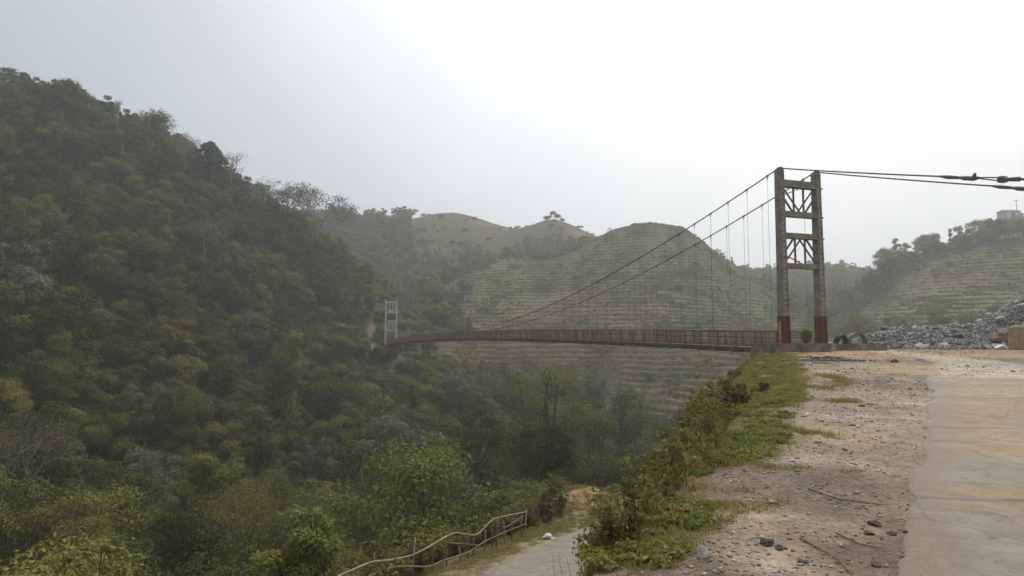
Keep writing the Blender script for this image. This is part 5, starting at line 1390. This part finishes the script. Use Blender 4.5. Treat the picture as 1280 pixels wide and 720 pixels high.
# pebbles
gg = np.random.default_rng(55); n_ = 16000
y = 2.6 + 40 * gg.random(n_) ** 1.9; le = np.interp(y, [a for a, b in LE] , [b for a, b in LE]); ed = edge(y)
x = ed - .4 + (np.where(y < 20.4, le + .25 - ed, 11) + .4) * gg.random(n_)
z = height(x, y); pa = fbm(x / 1.2, y / 1.2); kk = (gg.random(n_) < np.where(pa > 0, .95, .3)); x, y, z = x[kk], y[kk], z[kk]; m_ = len(x)
l_ = (.0018 + .009 * gg.random(m_) ** 3) * (1 + .05 * y) * np.where(gg.random(m_) < .02, 2.6, 1)
v, f = slabs(x, y, z + l_ * .3, l_, l_ * gg.uniform(.5, 1, m_), l_ * .5, gg.uniform(0, 6, m_), gg.normal(size=m_) * .3, gg.normal(size=m_) * .3, gg)
def pebble_mat():
    m, nt, b = mat('pebbles'); at = nd(nt, 'ShaderNodeAttribute', attribute_name='tint')
    nt.links.new(ramp(nt, at.outputs['Fac'], [(0, (.17, .14, .11)), (.4, (.26, .215, .165)), (.8, (.35, .30, .245)), (1, (.50, .46, .40))]), b.inputs['Base Color']); return m
tag(link('gravel', np_mesh('gravel', np.concatenate([v, STONES[0]]), np.concatenate([f, STONES[1] + len(v)]), pebble_mat(), False, {'tint': np.concatenate([np.repeat(gg.random(m_) ** 1.3, 8), STONES[2]])})), 'loose pebbles strewn on the dirt shoulder', None, None, 'stuff')
# dead twigs and straw litter on the shoulder
n_ = 1500; y = 2.8 + 22 * gg.random(n_) ** 1.7; x = edge(y) + gg.uniform(-.9, 1.8, n_) * np.clip(y / 9, .4, 1.5); z = height(x, y)
l_ = gg.uniform(.008, .035, n_) * (1 + .04 * y); v, f = slabs(x, y, z + .004, l_, l_ * .06, l_ * .05, gg.uniform(0, 6, n_), gg.normal(size=n_) * .1, gg.normal(size=n_) * .12, gg)
tag(link('straw_litter', np_mesh('straw_litter', v, f, M['bamboo'])), 'dead straw and twigs strewn on the shoulder', None, None, 'stuff')

# ------------------------------------------------------------------ air, light, sky
hz = MB(); HZ_BOT = float(GZ.min()) - 1.0
hz.abox(-1030, 1030, -1030, 1030, HZ_BOT, max(108.0, float(GZ.max()) + 14))
hm_ = bpy.data.materials.new('haze'); hm_.use_nodes = True; nt = hm_.node_tree; nt.nodes.clear()
out = nt.nodes.new('ShaderNodeOutputMaterial'); pvn = nt.nodes.new('ShaderNodeVolumePrincipled')
pvn.inputs['Color'].default_value = (.97, .98, .98, 1); pvn.inputs['Density'].default_value = .00084; pvn.inputs['Anisotropy'].default_value = .58
nt.links.new(pvn.outputs[0], out.inputs['Volume'])
tag(hz.build('haze', hm_), 'pale mist filling the gorge and veiling the hills', None, None, 'stuff')
SUN_AZ = R(34); SUN_EL = R(60)            # azimuth clockwise from +Y (straight ahead)
sl = bpy.data.lights.new('sun', 'SUN'); sl.energy = 1.5; sl.angle = R(10); sl.color = (1, .95, .87)
so = bpy.data.objects.new('sun', sl); COL.objects.link(so)
d = Vector((math.sin(SUN_AZ) * math.cos(SUN_EL), math.cos(SUN_AZ) * math.cos(SUN_EL), math.sin(SUN_EL)))
so.rotation_euler = d.to_track_quat('Z', 'Y').to_euler(); so.location = d * 150
w = bpy.data.worlds.new('World'); SC.world = w; w.use_nodes = True; nt = w.node_tree
bg = nt.nodes['Background']
sky = nt.nodes.new('ShaderNodeTexSky'); sky.sky_type = 'NISHITA'; sky.sun_disc = False; sky.sun_elevation = SUN_EL; sky.sun_rotation = SUN_AZ; sky.air_density = 1.0; sky.dust_density = 4; sky.ozone_density = 1
# overcast: a veil of cloud, brighter round the hidden sun
tc = nt.nodes.new('ShaderNodeTexCoord')
dot = nt.nodes.new('ShaderNodeVectorMath'); dot.operation = 'DOT_PRODUCT'; nt.links.new(tc.outputs['Generated'], dot.inputs[0])
glow_el = R(44); dot.inputs[1].default_value = (math.sin(R(26)) * math.cos(glow_el), math.cos(R(26)) * math.cos(glow_el), math.sin(glow_el))
vein = nt.nodes.new('ShaderNodeTexNoise'); vein.inputs['Scale'].default_value = 1.8; vein.inputs['Detail'].default_value = 5; nt.links.new(tc.outputs['Generated'], vein.inputs['Vector'])
dd_ = math_(nt, 'ADD', dot.outputs['Value'], math_(nt, 'MULTIPLY', math_(nt, 'SUBTRACT', vein.outputs['Fac'], .5), .22))
veil = ramp(nt, dd_, [(0.0, (3.8, 4.05, 4.4)), (.52, (3.35, 3.65, 4.1)), (.70, (4.5, 4.75, 5.1)), (.86, (6.9, 7.0, 7.1)), (1.0, (7.7, 7.65, 7.5))])
nt.links.new(mixc(nt, .92, sky.outputs[0], veil), bg.inputs['Color'])
bg.inputs['Strength'].default_value = .1
SC.view_settings.view_transform = 'Standard'; SC.view_settings.look = 'None'; SC.view_settings.exposure = .6; SC.view_settings.gamma = 1; SC.view_settings.use_curve_mapping = False
cy = SC.cycles
cy.max_bounces = 6; cy.diffuse_bounces = 2; cy.glossy_bounces = 2; cy.transmission_bounces = 3; cy.transparent_max_bounces = 6; cy.volume_bounces = 1
cy.use_denoising = True
try: cy.denoiser = 'OPENIMAGEDENOISE'; cy.denoising_input_passes = 'RGB_ALBEDO_NORMAL'
except Exception: pass
cy.use_adaptive_sampling = True; cy.adaptive_threshold = .02
cy.sample_clamp_indirect = 6
SC.render.use_persistent_data = False
